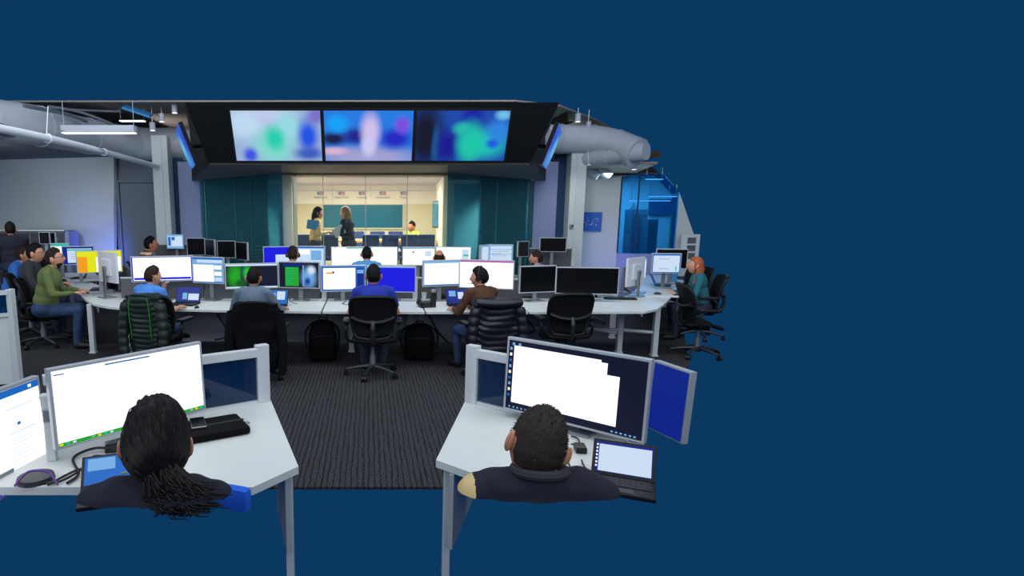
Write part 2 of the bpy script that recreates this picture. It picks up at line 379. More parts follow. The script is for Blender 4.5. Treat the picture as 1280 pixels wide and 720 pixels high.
# glass walled meeting room on a raised floor
ZT = 2.70
Cl, Cr = aty(352, 214, 11.6), aty(560, 214, 11.6)
Ol, Or = aty(249, 226, 12.8), aty(668, 226, 12.8)
struct('floor_meeting_room', MB().prism([(-4.2, 12.9), (Cl.x, 11.65), (Cr.x, 11.65), (3.9, 12.9), (3.9, 16.2), (-4.2, 16.2)], 0, .45), M['walldark'])
struct('wall_meeting_room_back', MB().box((0, 16.1, 1.6), (8, .1, 2.4)), M['cream'])
struct('trim_wall_joint', MB().box((-.95, 16.04, 2.0), (.012, .02, 1.5)).box((.05, 16.04, 2.5), (.012, .02, .3)).box((1.0, 16.04, 2.0), (.012, .02, 1.5)).box((-.1, 16.04, 2.52), (3.9, .02, .02)), M['edge'])
xr0, xr1 = aty(559, 260, 11.9).x, aty(548, 260, 16.0).x
struct('wall_meeting_room_right', MB().slab([(xr0, 11.9, .45), (xr1, 16.1, .45), (xr1, 16.1, 2.7), (xr0, 11.9, 2.7)], -.08), M['cream'])
xl0, xl1 = aty(366, 260, 11.9).x, aty(367, 260, 16.0).x
struct('wall_meeting_room_left', MB().slab([(xl0, 11.95, .45), (xl1, 16.1, .45), (xl1, 16.1, 2.7), (xl0, 11.95, 2.7)], .08), M['cream'])
struct('ceiling_meeting_room', MB().prism([(Cl.x, 11.65), (Cr.x, 11.65), (xr1 + .1, 16.1), (xl1 - .1, 16.1)], 2.66, 2.72), M['under'])
struct('trim_meeting_room_post', MB().box(((aty(354, 260, 11.8).x + aty(366, 260, 11.8).x) / 2, 11.72, 1.55), (.19, .1, 2.3)), mat('post_paint', (236, 226, 222), .7))
struct('wall_side_room', MB().box((-3.25, 13.9, 1.4), (2.4, .1, 2.4)).box((3.25, 13.9, 1.4), (2.6, .1, 2.4)), M['sidewall'])
w1 = MB().slab([(Cl.x, 11.6, .1), (Cr.x, 11.6, .1), (Cr.x, 11.6, ZT), (Cl.x, 11.6, ZT)], .012)
struct('window_1', w1, M['clearglass'])
tr = MB()
for px in (404, 457, 509): tr.box((aty(px, 260, 11.58).x, 11.58, 1.45), (.012, .02, 2.5))
struct('trim_glass_joint', tr, M['metal'])
for k, (C_, O_, zt, n) in enumerate(((Cl, Ol, Ol.z, 3), (Cr, Or, Or.z, 3))):
    o = struct('window_%d' % (k + 2), MB().slab([(C_.x, 11.6, .0), (O_.x, 12.8, .0), (O_.x, 12.8, zt), (C_.x, 11.6, ZT)], .012), M['tealglass'])
    t = MB()
    for q in (.02, .36, .55, .93):
        x = C_.x + (O_.x - C_.x) * q; y = 11.6 + 1.2 * q - .015
        t.box((x, y, 1.3), (.014, .02, 2.6))
    struct('trim_glass_joint_side_%d' % k, t, M['tealboard'])
# right hand wall with the blue window bay
A = aty(722, 227, 13.2); B = aty(777, 221, 12.7)
struct('wall_right', MB().slab([(A.x, A.y, 0), (B.x, B.y, 0), (B.x, B.y, B.z), (A.x, A.y, A.z)], -.1), M['wall'])
C1 = aty(800, 217, 12.5); D1 = aty(849, 240, 12.4)
zb = aty(800, 317, 12.5).z
struct('wall_right_lower', MB().slab([(B.x, B.y, 0), (C1.x, C1.y, 0), (C1.x, C1.y, zb), (B.x, B.y, zb)], -.08).slab([(C1.x, C1.y, 0), (D1.x, D1.y, 0), (D1.x, D1.y, zb), (C1.x, C1.y, zb)], -.08), M['lav'])
struct('window_4', MB().slab([(B.x, B.y, zb), (C1.x, C1.y, zb), (C1.x, C1.y, C1.z), (B.x, B.y, B.z)], .012).slab([(C1.x, C1.y, zb), (D1.x, D1.y, zb), (D1.x, D1.y, D1.z), (aty(828, 218, 12.43).x, 12.43, C1.z), (C1.x, C1.y, C1.z)], .012), M['blueglass'])
struct('trim_blue_window', MB().box((C1.x, C1.y - .01, (zb + C1.z) / 2), (.02, .03, C1.z - zb)).box((B.x + .012, B.y - .01, (zb + B.z) / 2), (.02, .03, B.z - zb)), M['recess'])
E1 = aty(873, 330, 12.3)
struct('wall_right_near', MB().slab([(D1.x, 12.4, 0), (E1.x, 12.3, 0), (E1.x, 12.3, aty(873, 330, 12.3).z), (aty(868, 295, 12.3).x, 12.3, aty(868, 295, 12.3).z), (D1.x, 12.4, D1.z)], -.1), M['wall'])
# room behind the blue window
struct('wall_blue_room', MB().slab([(5.0, 16, 0), (7.9, 16, 0), (7.9, 16, 2.4), (7.4, 16, 2.9), (5.0, 16, 2.9)], .1), M['wall'])
struct('window_5', MB().box((7.35, 15.93, 1.45), (1.2, .05, 1.4)), blobs('garden_view', (60, 150, 110), [(.2, .3, .3, .3, (30, 110, 60)), (.7, .5, .3, .3, (70, 170, 120)), (.5, .9, .5, .3, (150, 210, 200)), (.6, .15, .3, .2, (30, 90, 60))], .6))
struct('ceiling_blue_room', MB().prism([(4.9, 12.8), (6.0, 12.8), (6.9, 15.9), (4.9, 15.9)], 2.96, 3.0), M['ceil'])
# ================================================================ bulkhead with the big screens
fbL, fbR = aty(262, 205, 9.9), aty(662, 205, 9.9); zbm = (fbL.z + fbR.z) / 2; fbL.z = fbR.z = zbm
ftL, ftR = aty(231, 128, 9.45), aty(699, 128, 9.45)
bbL, bbR = aty(240, 226, 12.8), aty(682, 226, 12.8)
CLu, CRu = Vector((Cl.x, 11.6, ZT)), Vector((Cr.x, 11.6, ZT))
bk = empty('screen_bulkhead', (0, 9.9, zbm), 0, 'black angled overhead bulkhead holding the row of three video screens', 'bulkhead')
og = Vector((0, 9.9, zbm))
bbLt, bbRt = Vector((bbL.x, bbL.y, 3.6)), Vector((bbR.x, bbR.y, 3.6))
m = MB(); V = [m.bm.verts.new(p) for p in (fbL, fbR, ftR, ftL, bbL, bbR, bbRt, bbLt)]
for f in ((0, 1, 2, 3), (0, 3, 7, 4), (1, 5, 6, 2), (3, 2, 6, 7)): m.bm.faces.new([V[i] for i in f])
m.build('casing', M['soffit'], bk, origin=og, recalc=True)
def dn(v, d=.003): return Vector((v.x, v.y, v.z - d))
mid = (Vector((CLu.x, 11.6, ZT)))
m = MB(); a, b, c, d = [m.bm.verts.new(dn(v)) for v in (fbL + (fbR - fbL) * .225, fbL + (fbR - fbL) * .745, CRu, CLu)]; m.bm.faces.new((a, b, c, d))
m.build('underside_panel', M['under'], bk, origin=og)
m = MB()
V = [m.bm.verts.new(v) for v in (fbL, fbL + (fbR - fbL) * .225, CLu, bbL)]; m.bm.faces.new(V)
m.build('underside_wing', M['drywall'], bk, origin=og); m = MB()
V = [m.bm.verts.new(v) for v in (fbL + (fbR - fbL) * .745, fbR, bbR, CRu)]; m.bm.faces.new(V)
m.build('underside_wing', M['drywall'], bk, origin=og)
m = MB(); lip = (fbR - fbL)
m.box(((fbL + fbR) / 2) + Vector((0, -.01, .0)), (lip.length, .03, .03)); m.build('edge_trim', M['dark'], bk, origin=og)
m = MB()
for (px, py, Y) in ((359, 214, 11.2), (511, 214, 11.2)):
    p = aty(px, py, Y); MB().cone((p.x, p.y, zbm - .03), (p.x, p.y, zbm + .01), .035, .035).build('recessed_lamp', M['metal'], bk, origin=og)
# three screens on the sloping face
fn = (fbR - fbL).cross(ftL - fbL).normalized()      # outward normal (towards the viewer)
if fn.y > 0: fn = -fn
up = (ftL + ftR - fbL - fbR).normalized(); up = (up - Vector((up.x, 0, 0))).normalized()
def face_pt(px, py):
    d = ray(px, py); o = Vector((0, 0, H)); t = (fbL - o).dot(fn) / d.dot(fn); return o + d * t
sp = {
 0: ('screen_blur_world', (150, 175, 215), [(.15, .75, .3, .4, (190, 215, 240)), (.45, .95, .3, .25, (190, 200, 235)), (.45, .3, .3, .45, (130, 215, 205)), (.62, .68, .2, .35, (150, 215, 225)), (.47, .45, .14, .3, (30, 205, 175)), (.85, .5, .14, .4, (25, 80, 225)), (.17, .12, .1, .18, (60, 80, 225)), (.85, .15, .2, .16, (60, 90, 190)), (.95, .9, .12, .2, (120, 110, 200))]),
 1: ('screen_blur_news', (30, 120, 225), [(.5, .05, .7, .3, (160, 160, 205)), (.1, .2, .2, .1, (210, 175, 205)), (.1, .45, .2, .16, (8, 14, 70)), (.35, .5, .18, .2, (20, 30, 140)), (.8, .45, .22, .25, (25, 30, 190)), (.15, .75, .15, .2, (0, 160, 245)), (.88, .72, .1, .2, (120, 70, 220)), (.52, .6, .13, .42, (205, 190, 232)), (.5, .3, .1, .25, (200, 200, 240))]),
 2: ('screen_blur_map', (20, 70, 170), [(.1, .5, .25, .9, (3, 6, 36)), (.22, .3, .05, .5, (16, 80, 140)), (.35, .3, .14, .4, (6, 6, 140)), (.6, .9, .14, .2, (12, 16, 160)), (.75, .35, .3, .35, (20, 190, 180)), (.6, .35, .16, .5, (20, 195, 165)), (.5, .65, .12, .15, (30, 180, 170)), (.9, .6, .16, .3, (40, 130, 220)), (.85, .35, .09, .12, (20, 90, 220)), (.93, .92, .1, .12, (110, 190, 230))])}
sx = [(288, 400), (404.5, 517), (521.5, 638)]
zlo, zhi = face_pt(461, 200), face_pt(461, 137.5)
for i, (x0, x1) in enumerate(sx):
    tl = face_pt(x0, 137.5); trr = face_pt(x1, 137.5); w = trr.x - tl.x; hh = (zhi - zlo).length
    bl = Vector((tl.x, zlo.y, zlo.z)); br = Vector((trr.x, zlo.y, zlo.z))
    cc = (tl + br) / 2
    t = empty('video_screen', cc, 0, ('large wall screen with pale blue and green blurred picture, leftmost of the three', 'large middle wall screen showing blurred pale figure on blue', 'large wall screen with dark blue and turquoise blurred map, right of the middle one')[i], 'screen', 'three large screens on the bulkhead')
    q = [bl, br, trr, tl]; q = [v + fn * .03 for v in q]
    fr = .03
    X = Vector((1, 0, 0))
    o4 = [bl - X * fr - up * fr, br + X * fr - up * fr, trr + X * fr + up * fr, tl - X * fr + up * fr]
    m = MB(); m.slab([v + fn * .002 for v in o4], .025 if (o4[1] - o4[0]).cross(o4[2] - o4[0]).dot(fn) > 0 else -.025)
    m.build('screen_casing', M['dark'], t, origin=cc)
    MB().quad(q).build('display', blobs(sp[i][0], sp[i][1], sp[i][2], 1.0), t, origin=cc)
# flanking screens fixed to the outer cheeks of the bulkhead
for s in (-1, 1):
    mx = (lambda x: x) if s < 0 else (lambda x: 922 - x)
    a = aty(mx(223), 153, 9.55); b = aty(mx(244.5), 206, 9.85); c = aty(mx(239), 212, 10.6); d = aty(mx(219.5), 166, 10.3)
    cc = (a + c) / 2
    t = empty('side_screen', cc, 0, 'narrow-angled wall screen on the %s cheek of the black bulkhead' % ('left' if s < 0 else 'right'), 'screen', 'edge-on screens on the bulkhead cheeks')
    n = (b - a).cross(d - a).normalized()
    if n.x * s < 0: n = -n
    q = [d, c, b, a]
    sg = 1 if (b - a).cross(d - a).dot(n) > 0 else -1
    m = MB(); m.slab([a, b, c, d], -.06 * sg); m.build('screen_casing', M['dark'], t, origin=cc, recalc=True)
    MB().quad([v + n * .004 for v in q]).build('display', blobs('side_screen_picture_%d' % s, (30, 90, 190), [(.5, .2, .4, .4, (90, 180, 220)), (.4, .8, .4, .3, (20, 60, 200)), (.8, .5, .3, .3, (60, 140, 210))], .9), t, origin=cc)
    m = MB(); e = (a + b + c + d) / 4 - n * .06
    m.tube([e, e - n * .1 + Vector((-s * .25, .2, 0))], .03); m.build('bracket', M['dark'], t, origin=cc)
# ================================================================ overhead services
def duct(label, pts, r, name='air_duct', bands=True, m_='duct'):
    t = empty(name, pts[len(pts) // 2], 0, label, 'duct' if name == 'air_duct' else 'pipe')
    o = Vector(pts[len(pts) // 2])
    MB().tube(pts, r, 24, 8).build('tube', M[m_], t, True, o)
    if bands:
        for i in range(1, len(pts) - 1):
            b = MB(); p = Vector(pts[i]); d = (Vector(pts[i + 1]) - Vector(pts[i - 1])).normalized(); b.cone(p - d * .02, p + d * .02, r + .012, r + .012, 24); b.build('seam_band', M[m_], t, True, o)
    return t
duct('wide round grey air duct curving along the left ceiling', [atz(-90, 140, 3.4), atz(-10, 150, 3.4), atz(50, 158, 3.4), atz(110, 170, 3.4), atz(170, 179, 3.4), aty(215, 180, 13.1), aty(250, 181, 13.1)], .33)
duct('wide round grey air duct leaving the right end of the bulkhead', [aty(668, 174, 12.6), aty(700, 174, 12.6), aty(740, 175, 12.6), aty(770, 181, 12.3), aty(797, 192, 11.9)], .29)
duct('slanting grey air duct below the wide duct on the right', [aty(715, 202, 12.9), aty(760, 195, 12.3), aty(808, 189, 11.7)], .17)
duct('long thin white suspended pipe running along the left ceiling', [aty(-25, 156, 6.6), aty(60, 173, 8.2), aty(130, 190, 10.4), aty(196, 208, 12.5)], .05, 'ceiling_pipe', m_='pipe')
duct('short pale elbow duct above the white wall, left of its twin', [aty(728, 213, 14.5), aty(736, 215, 14.3), aty(747, 222, 14.2)], .11)
duct('short pale elbow duct above the white wall, right of its twin', [aty(741, 210, 14.5), aty(750, 213, 14.3), aty(763, 221, 14.2)], .11)
m = MB().tube([aty(30, 132, 9.5), aty(60, 138, 10), aty(85, 143, 10.5), aty(108, 152, 11)], .03).tube([aty(60, 133, 10.4), aty(100, 140, 10.8), aty(140, 155, 11.2)], .025).tube([aty(88, 137, 11), aty(135, 139, 11.5), aty(150, 139, 11.5)], .02)
tag(m.build('conduit_pipe', M['metal'], smooth=True), 'bundle of thin grey conduit pipes above the left air duct', 'pipe')
for k, (p0, p1, lab) in enumerate((((60, 133), (58, 171), 'thin vertical hanger wire holding the long white pipe'), ((735, 188), (736, 205), 'thin hanger rod under the right air duct'))):
    a = aty(*p0, 8.3 if k == 0 else 12); b = aty(*p1, 8.2 if k == 0 else 12)
    tag(MB().cone(a, b, .006, .006, 6).cone(b, b + Vector((0, 0, -.03)), .02, .05, 8).build('hanger_wire', M['pipe'], origin=b), lab, 'hanger')
# beams
for k, (x, lab) in enumerate(((-3.6, 'dark steel roof beam running over the left aisle'), (4.1, 'dark steel roof beam just right of the bulkhead'))):
    tag(MB().box((0, 0, .0), (.12, 3.6 if k != 1 else 4, .02)).box((0, 0, .1), (.03, 3.6, .2)).box((0, 0, .2), (.12, 3.6, .02)).build('roof_beam', M['beam'], origin=None), lab, 'beam').location = (x, 14.6, 3.78)
for k in range(3):
    tag(MB().box((0, 0, 0), (2.2, .1, .14)).build('roof_beam', M['beam']), 'dark cross beam under the right roof, %s' % ('nearest the wall top', 'second from the wall top', 'furthest back')[k], 'beam').location = (5.2 + k * .25, 13.4 + k * 1.1, 3.2 + k * .1)
# linear pendant lamp and spot lamps
def pendant(x0, x1, py, Y, label, hh=.16, cl=.37):
    a = aty(x0, py, Y); b = aty(x1, py, Y); c = (a + b) / 2; L = (b - a).length
    t = empty('linear_pendant_lamp', c, 0, label, 'lamp', 'linear ceiling lamps')
    MB().box((0, 0, -hh / 2 + .015), (L, .14, hh - .03), bevel=.006).build('housing', M['duct'], t)
    MB().box((0, 0, -hh - .005), (L - .01, .12, .02)).build('diffuser', M['lamp'], t)
    for s in (-1, 1): MB().cone((s * L * .48, 0, 0), (s * L * .48, 0, cl), .005, .005, 6).build('suspension_cable', M['metal'], t)
    return t
pendant(78, 169, 157, 9.9, 'long linear pendant lamp hanging in front of the left duct', .11)
pendant(150, 181, 149, 12.0, 'small distant linear lamp above the bigger pendant', .03, .2)
pendant(64, 97, 186, 13.0, 'faint linear lamp beneath the white pipe', .02, .05)
pendant(808, 828, 222, 12.9, 'short bright linear lamp at the top of the blue glass window', .03, .2)
def spotlamp(px, py, Y, label, r=.055, h=.15, top=3.99):
    p = aty(px, py, Y); t = empty('spot_lamp', p, 0, label, 'lamp', 'cylinder spot lamps under the ceiling')
    MB().cone((0, 0, -h / 2), (0, 0, h / 2), r, r, 16).build('housing', M['duct'], t, True)
    MB().cone((0, 0, -h / 2 - .008), (0, 0, -h / 2), r * .85, r * .85, 16).build('bulb', M['lamp'], t)
    MB().cone((0, 0, h / 2), (0, 0, top - p.z), .008, .008, 6).build('stem', M['metal'], t)
for a in ((190.5, 158, 12.1, 'white cylinder spot lamp right of the linear pendant'), (202, 147, 12.1, 'white cylinder spot lamp second from the left bulkhead end'), (218, 136, 12.0, 'white cylinder spot lamp beside the upper left bulkhead corner'),
          (722.5, 147, 12.3, 'white cylinder spot lamp nearest the right end of the bulkhead'), (735.5, 157, 12.5, 'white cylinder spot lamp over the right air duct'), (793, 207, 12.6, 'white cylinder spot lamp left above the blue window', .055, .15, 3.3)): spotlamp(*a)
m = MB().box((0, 0, 0), (.5, .3, .04)); o = tag(m.build('ceiling_speaker', mat('blue_plastic', (60, 140, 200), .4)), 'tilted blue ceiling panel above the linear pendant', 'panel'); o.location = aty(172, 139, 11.8); o.rotation_euler = (.3, .3, .2)  # blue glow of this tile is put into its plain colour
# ================================================================ BUILDERS
def chair_proto():
    """ergonomic mesh task chair, seat centre at origin, facing +Y"""
    t = empty('task_chair', (0, 0, 0), 0)
    def P(u, w):                                    # back surface: u across -1..1, w up 0..1
        wid = .205 + .065 * math.sin(min(1, w * 1.25) * math.pi / 2) - .03 * max(0, w - .8) / .2
        return Vector((u * wid, -.20 - .10 * w + .05 * u * u + .035 * math.sin(w * math.pi), .50 + .50 * w))
    m = MB(); m.surf(lambda a, b: P(a * 2 - 1, b) + Vector((0, .0, 0)), 12, 12); r = m.bm
    o = m.build('mesh_back', M['mesh'], t, True); s = o.modifiers.new('thickness', 'SOLIDIFY'); s.thickness = .012
    loop = [P(-1 + .12, 0), P(-1, .12), P(-1, .35), P(-1, .6), P(-1, .85), P(-.9, .97), P(-.6, 1.0), P(0, 1.015), P(.6, 1.0), P(.9, .97), P(1, .85), P(1, .6), P(1, .35), P(1, .12), P(1 - .12, 0), P(0, -.03), P(-1 + .12, 0)]
    MB().tube(loop, .02, 8, 4).build('back_frame', M['dark'], t, True)
    l2 = [P(-.95, .5) + Vector((0, -.03, 0)), P(-.5, .42) + Vector((0, -.05, 0)), P(0, .40) + Vector((0, -.06, 0)), P(.5, .42) + Vector((0, -.05, 0)), P(.95, .5) + Vector((0, -.03, 0))]
    MB().tube(l2, .03, 8, 5).build('lumbar_pad', M['dark'], t, True)
    MB().tube([(0, -.02, .42), (0, -.24, .44), (0, -.30, .60), (0, -.27, .72)], .028, 8, 5).build('back_support', M['chairmetal'], t, True)
    m = MB().surf(lambda a, b: Vector(((a * 2 - 1) * (.25 - .03 * b), -.22 + .46 * b, .475 + .02 * (a * 2 - 1) ** 2 - .05 * max(0, b - .7) / .3)), 10, 10)
    o = m.build('seat', M['mesh'], t, True); s = o.modifiers.new('thickness', 'SOLIDIFY'); s.thickness = .04
    for s in (-1, 1):
        m = MB().tube([(s * .15, -.05, .43), (s * .30, -.10, .46), (s * .32, -.12, .60), (s * .31, -.06, .66)], .02, 8, 5)
        m.build('arm_support', M['dark'], t, True)
        MB().box((s * .31, .0, .685), (.09, .27, .035), bevel=.014).build('armrest', M['black'], t, True)
    MB().box((0, -.02, .415), (.22, .26, .07), bevel=.02).build('tilt_mechanism', M['black'], t, True)
    MB().cone((0, 0, .12), (0, 0, .40), .028, .024, 14).cone((0, 0, .1), (0, 0, .26), .04, .035, 14).build('gas_lift', M['metal'], t, True)
    m = MB().cone((0, 0, .07), (0, 0, .14), .05, .045, 14)
    for k in range(5):
        a = R(90 + 72 * k + 18); d = Vector((math.cos(a), math.sin(a), 0))
        m.tube([d * .03 + Vector((0, 0, .12)), d * .18 + Vector((0, 0, .105)), d * .32 + Vector((0, 0, .075))], (.03, .017), 8, 4)
    base = m.build('star_base', M['chairmetal'], t, True)
    for k in range(5):
        a = R(90 + 72 * k + 18); d = Vector((math.cos(a), math.sin(a), 0)); e = Vector((-d.y, d.x, 0)); c = d * .325 + Vector((0, 0, .032))
        MB().cone(c - e * .028, c - e * .008, .03, .03, 14).cone(c + e * .008, c + e * .028, .03, .03, 14).cone(c - e * .01 + Vector((0, 0, .02)), c + e * .01 + Vector((0, 0, .02)), .02, .02, 8).build('caster', M['black'], base, True)
    return t
_cp = chair_proto(); _used = [False]
def chair(x, y, rz, label, group='black mesh task chairs', scale=1):
    c = _cp if not _used[0] else copy_tree(_cp)
    _used[0] = True
    c.location = (x, y, 0); c.rotation_euler = (0, 0, rz); c.scale = (scale,) * 3
    tag(c, label, 'chair', group); return c

# ---------------------------------------------------------------- monitors
def monitor(l, r, top, bot, Y, yaw, patches, label, desk=.73, group=None, stand=True, base='scroff', back='bezel', tilt=0, name='monitor', size=None, h_=None):
    """l, r: left and right edge seen; yaw>0 has its left edge nearer"""
    c = aty((l + r) / 2, (top + bot) / 2, Y); yaw = R(yaw)
    depth = Y * math.cos(TH) + (H - c.z) * math.sin(TH)
    w = size or (r - l) * depth / F / abs(math.cos(yaw) + math.sin(yaw) * (c.x / Y)); h = h_ or (bot - top) * depth / F
    t = empty(name, (c.x, c.y, desk), yaw, label, 'monitor', group)
    z = c.z - desk
    rt = Matrix.Rotation(R(tilt), 3, 'X')
    b = .014 if w > .4 else .01
    def T(v): return rt @ Vector(v) + Vector((0, 0, z))
    m = MB(); m.box((0, .012, z), (w, .035, h), rt, bevel=.004); m.box(T((0, .04, 0)), (w * .5, .04, h * .55), rt, bevel=.012)
    m.build('casing', M[back], t)
    sw, sh = w - 2 * b, h - 2 * b
    m = MB().use(M[base]) if isinstance(base, str) else MB().use(base)
    yq = -.0070
    def rect(u0, v0, u1, v1, dy): m.quad([T((-sw / 2 + sw * u, yq - dy, -sh / 2 + sh * v)) for u, v in ((u0, v0), (u1, v0), (u1, v1), (u0, v1))])
    rect(0, 0, 1, 1, 0)
    for k, p in enumerate(patches):
        m.use(M[p[4]]); rect(p[0], p[1], p[2], p[3], .0004 * (1 + k % 6) )
    m.build('screen', None, t)
    if stand:
        m = MB().box((0, .075, (z) / 2), (.06, .02, z), bevel=.005).box((0, .06, z - .02), (.08, .06, .08), bevel=.008)
        st = m.build('stand', M['metal'], t)
        MB().box((0, .06, .008), (.24, .18, .016), bevel=.006).build('foot', M['metal'], st)
    return t
def doc(lines=8, seed=1, x0=.1, x1=.9, y0=.1, y1=.85, c='scrgrey'):
    rr = random.Random(seed); out = []
    for i in range(lines):
        y = y1 - (y1 - y0) * (i + .5) / lines; a = x0 + rr.random() * .05 * (x1 - x0); b = a + (x1 - a) * (.45 + .5 * rr.random())
        out.append((a, y, b, y + .25 * (y1 - y0) / lines * .7, c))
    return out
def laptop(p, rz, label, patches, screen='scrnavy', w=.32, group=None, ang=110, col_='dark', pz=None):
    t = empty('laptop', p, rz, label, 'laptop', group); d = w * .66
    kb = MB().box((0, 0, .01), (w, d, .018), bevel=.004).build('keyboard_base', M[col_], t)
    m = MB()
    for r_ in range(4):
        for q in range(11): m.box((-w * .42 + q * w * .084, d * .3 - r_ * d * .118, .0205), (w * .07, d * .09, .003))
    m.build('keys', M['black'], kb)
    MB().box((0, -d * .32, .0195), (.09, d * .22, .002)).build('trackpad', M['chairmetal'], kb)
    rt = Matrix.Rotation(R(90 - ang + 0), 3, 'X')
    def T(v): return Matrix.Rotation(-R(ang - 90), 3, 'X') @ Vector(v) + Vector((0, d / 2, .018))
    h = w * .62; rt = Matrix.Rotation(-R(ang - 90), 3, 'X')
    MB().box(T((0, .004, h / 2)), (w, .008, h), rt, bevel=.003).build('lid', M[col_], t)
    m = MB().use(M[screen]); b = .012
    def rect(u0, v0, u1, v1, dy): m.quad([T((-w / 2 + b + (w - 2 * b) * u, -.0012 - dy, b + (h - 2 * b) * v)) for u, v in ((u0, v0), (u1, v0), (u1, v1), (u0, v1))])
    rect(0, 0, 1, 1, 0)
    for k, q in enumerate(patches): m.use(M[q[4]]); rect(q[0], q[1], q[2], q[3], .0004 * (k + 1))
    m.build('screen', None, t)
    return t
def cable(pts, label, r=.005, m='cable', group='loose desk cables'):
    return tag(MB().tube(pts, r, 6, 8).build('cable', M[m], None, True, Vector(pts[0])), label, 'cable', group)
def mouse(p, label, rz=0):
    t = empty('computer_mouse', p, rz, label, 'mouse')
    MB().surf(lambda a, b: Vector((.03 * math.cos(a * 2 * math.pi) * math.sin(b * math.pi / 2), .055 * math.sin(a * 2 * math.pi) * math.sin(b * math.pi / 2), .034 * math.cos(b * math.pi / 2))), 16, 6, True).build('shell', M['black'], t, True)
    MB().box((0, .02, .031), (.004, .03, .004)).build('scroll_wheel', M['chairmetal'], t)
def keyboard(p, rz, label):
    t = empty('keyboard', p, rz, label, 'keyboard')
    MB().box((0, 0, .01), (.44, .15, .02), bevel=.006).build('keyboard_case', M['black'], t)
    m = MB()
    for r_ in range(5):
        for q in range(15): m.box((-.2 + q * .0285, .055 - r_ * .027, .022), (.024, .022, .006))
    m.build('keys', M['dark'], t)
def desk_phone(p, rz, label):
    t = empty('desk_phone', p, rz, label, 'phone')
    MB().box((0, 0, .03), (.2, .2, .04), Matrix.Rotation(R(12), 3, 'X'), .01).build('phone_body', M['black'], t)
    MB().box((-.07, 0, .07), (.05, .19, .03), Matrix.Rotation(R(12), 3, 'X'), .012).build('handset', M['dark'], t)
    m = MB()
    for i in range(12): m.box((.0 + (i % 3) * .03, .0 - (i // 3) * .025, .062), (.02, .016, .008))
    m.build('keys', M['chairmetal'], t)

# ---------------------------------------------------------------- people
def smooth(a, b, x):
    t = max(0, min(1, (x - a) / (b - a))); return t * t * (3 - 2 * t)
def skull(n):
    nx, ny, nz = n
    x = .075 * nx; y = .096 * ny; z = .118 * nz
    if nz < 0:
        x *= 1 - .38 * (-nz) ** 1.6
        if ny < 0: y *= 1 - .5 * (-nz) ** 1.2
        else: y *= 1 - .17 * (-nz) ** 2
    if ny > 0: y *= 1 - .06 * (1 - abs(nx)) * 0
    return Vector((x, y, z))
def head_geo(mb, T, skin, seg=28):
    """head with a face, centred on the origin, facing +Y, transformed by T"""
    bm = mb.bm; mb.use(skin)
    r = bmesh.ops.create_uvsphere(bm, u_segments=seg, v_segments=seg * 3 // 4, radius=1)
    lipi = None
    for v in r['verts']:
        p = skull(v.co)
        if v.co.y > 0:
            x, z = p.x, p.z
            p.y += .024 * math.exp(-(x / .011) ** 2 - ((z + .022) / .018) ** 2) + .010 * math.exp(-(x / .009) ** 2 - ((z - .005) / .02) ** 2)
            p.y -= .009 * math.exp(-((abs(x) - .031) / .014) ** 2 - ((z - .010) / .012) ** 2)
            p.y += .006 * math.exp(-(x / .026) ** 2 - ((z + .060) / .010) ** 2) + .008 * math.exp(-(x / .02) ** 2 - ((z + .097) / .014) ** 2)
            p.y += .005 * math.exp(-(x / .05) ** 2 - ((z - .034) / .009) ** 2)
        v.co = T @ p
    mb._new(r['verts'])
    R3 = T.to_3x3()
    for s in (-1, 1):
        mb.use(skin).ball(T @ Vector((s * .079, -.010, -.004)), (.013, .021, .034), 12, R3 @ Matrix.Rotation(s * .45, 3, 'Z'))
        mb.ball(T @ Vector((s * .088, -.020, .002)), (.006, .012, .028), 10, R3 @ Matrix.Rotation(s * .5, 3, 'Z'))
        mb.use(M['eye']).ball(T @ Vector((s * .031, .078, .010)), (.012, .008, .007), 10, R3)
        mb.use(M['black']).ball(T @ Vector((s * .031, .0835, .010)), (.005, .004, .005), 8, R3)
    mb.use(M['lip']).ball(T @ Vector((0, .085, -.058)), (.022, .008, .006), 10, R3)
def hair_geo(mb, T, style, seg=32, noise_amp=.004, thick=.10):
    bm = mb.bm
    r = bmesh.ops.create_uvsphere(bm, u_segments=seg, v_segments=seg * 3 // 4, radius=1)
    for v in r['verts']:
        n = v.co.copy(); x, y, z = n
        # hairline: how low the hair reaches for each bearing
        if style == 'bald': k = smooth(.05, -.12, y) * smooth(-.62, -.45, z) * smooth(.62, .35, z)
        else:
            low = {'short': -.45, 'buzz': -.50, 'long': -.75, 'tied': -.62}[style]
            line = low + (.52 - low) * smooth(-.15, .55, y)
            if style in ('short', 'buzz') and abs(x) > .6 and -.38 < y < .3: line = max(line, .12)
            k = smooth(line - .08, line + .08, z)
        p = skull(n)
        th = {'buzz': .035, 'short': thick, 'long': .17, 'tied': .17, 'bald': .05}[style]
        nn = noise.noise(n * 6) * noise_amp + noise.noise(Vector((n.x * 30, n.y * 30, n.z * 8))) * noise_amp * .6
        q = p * (1 + th * k - .10 * (1 - k)) + n * nn * k
        if style == 'short' and y > .1 and z > .4: q.z += .012 * k
        v.co = T @ q
    mb._new(r['verts'])
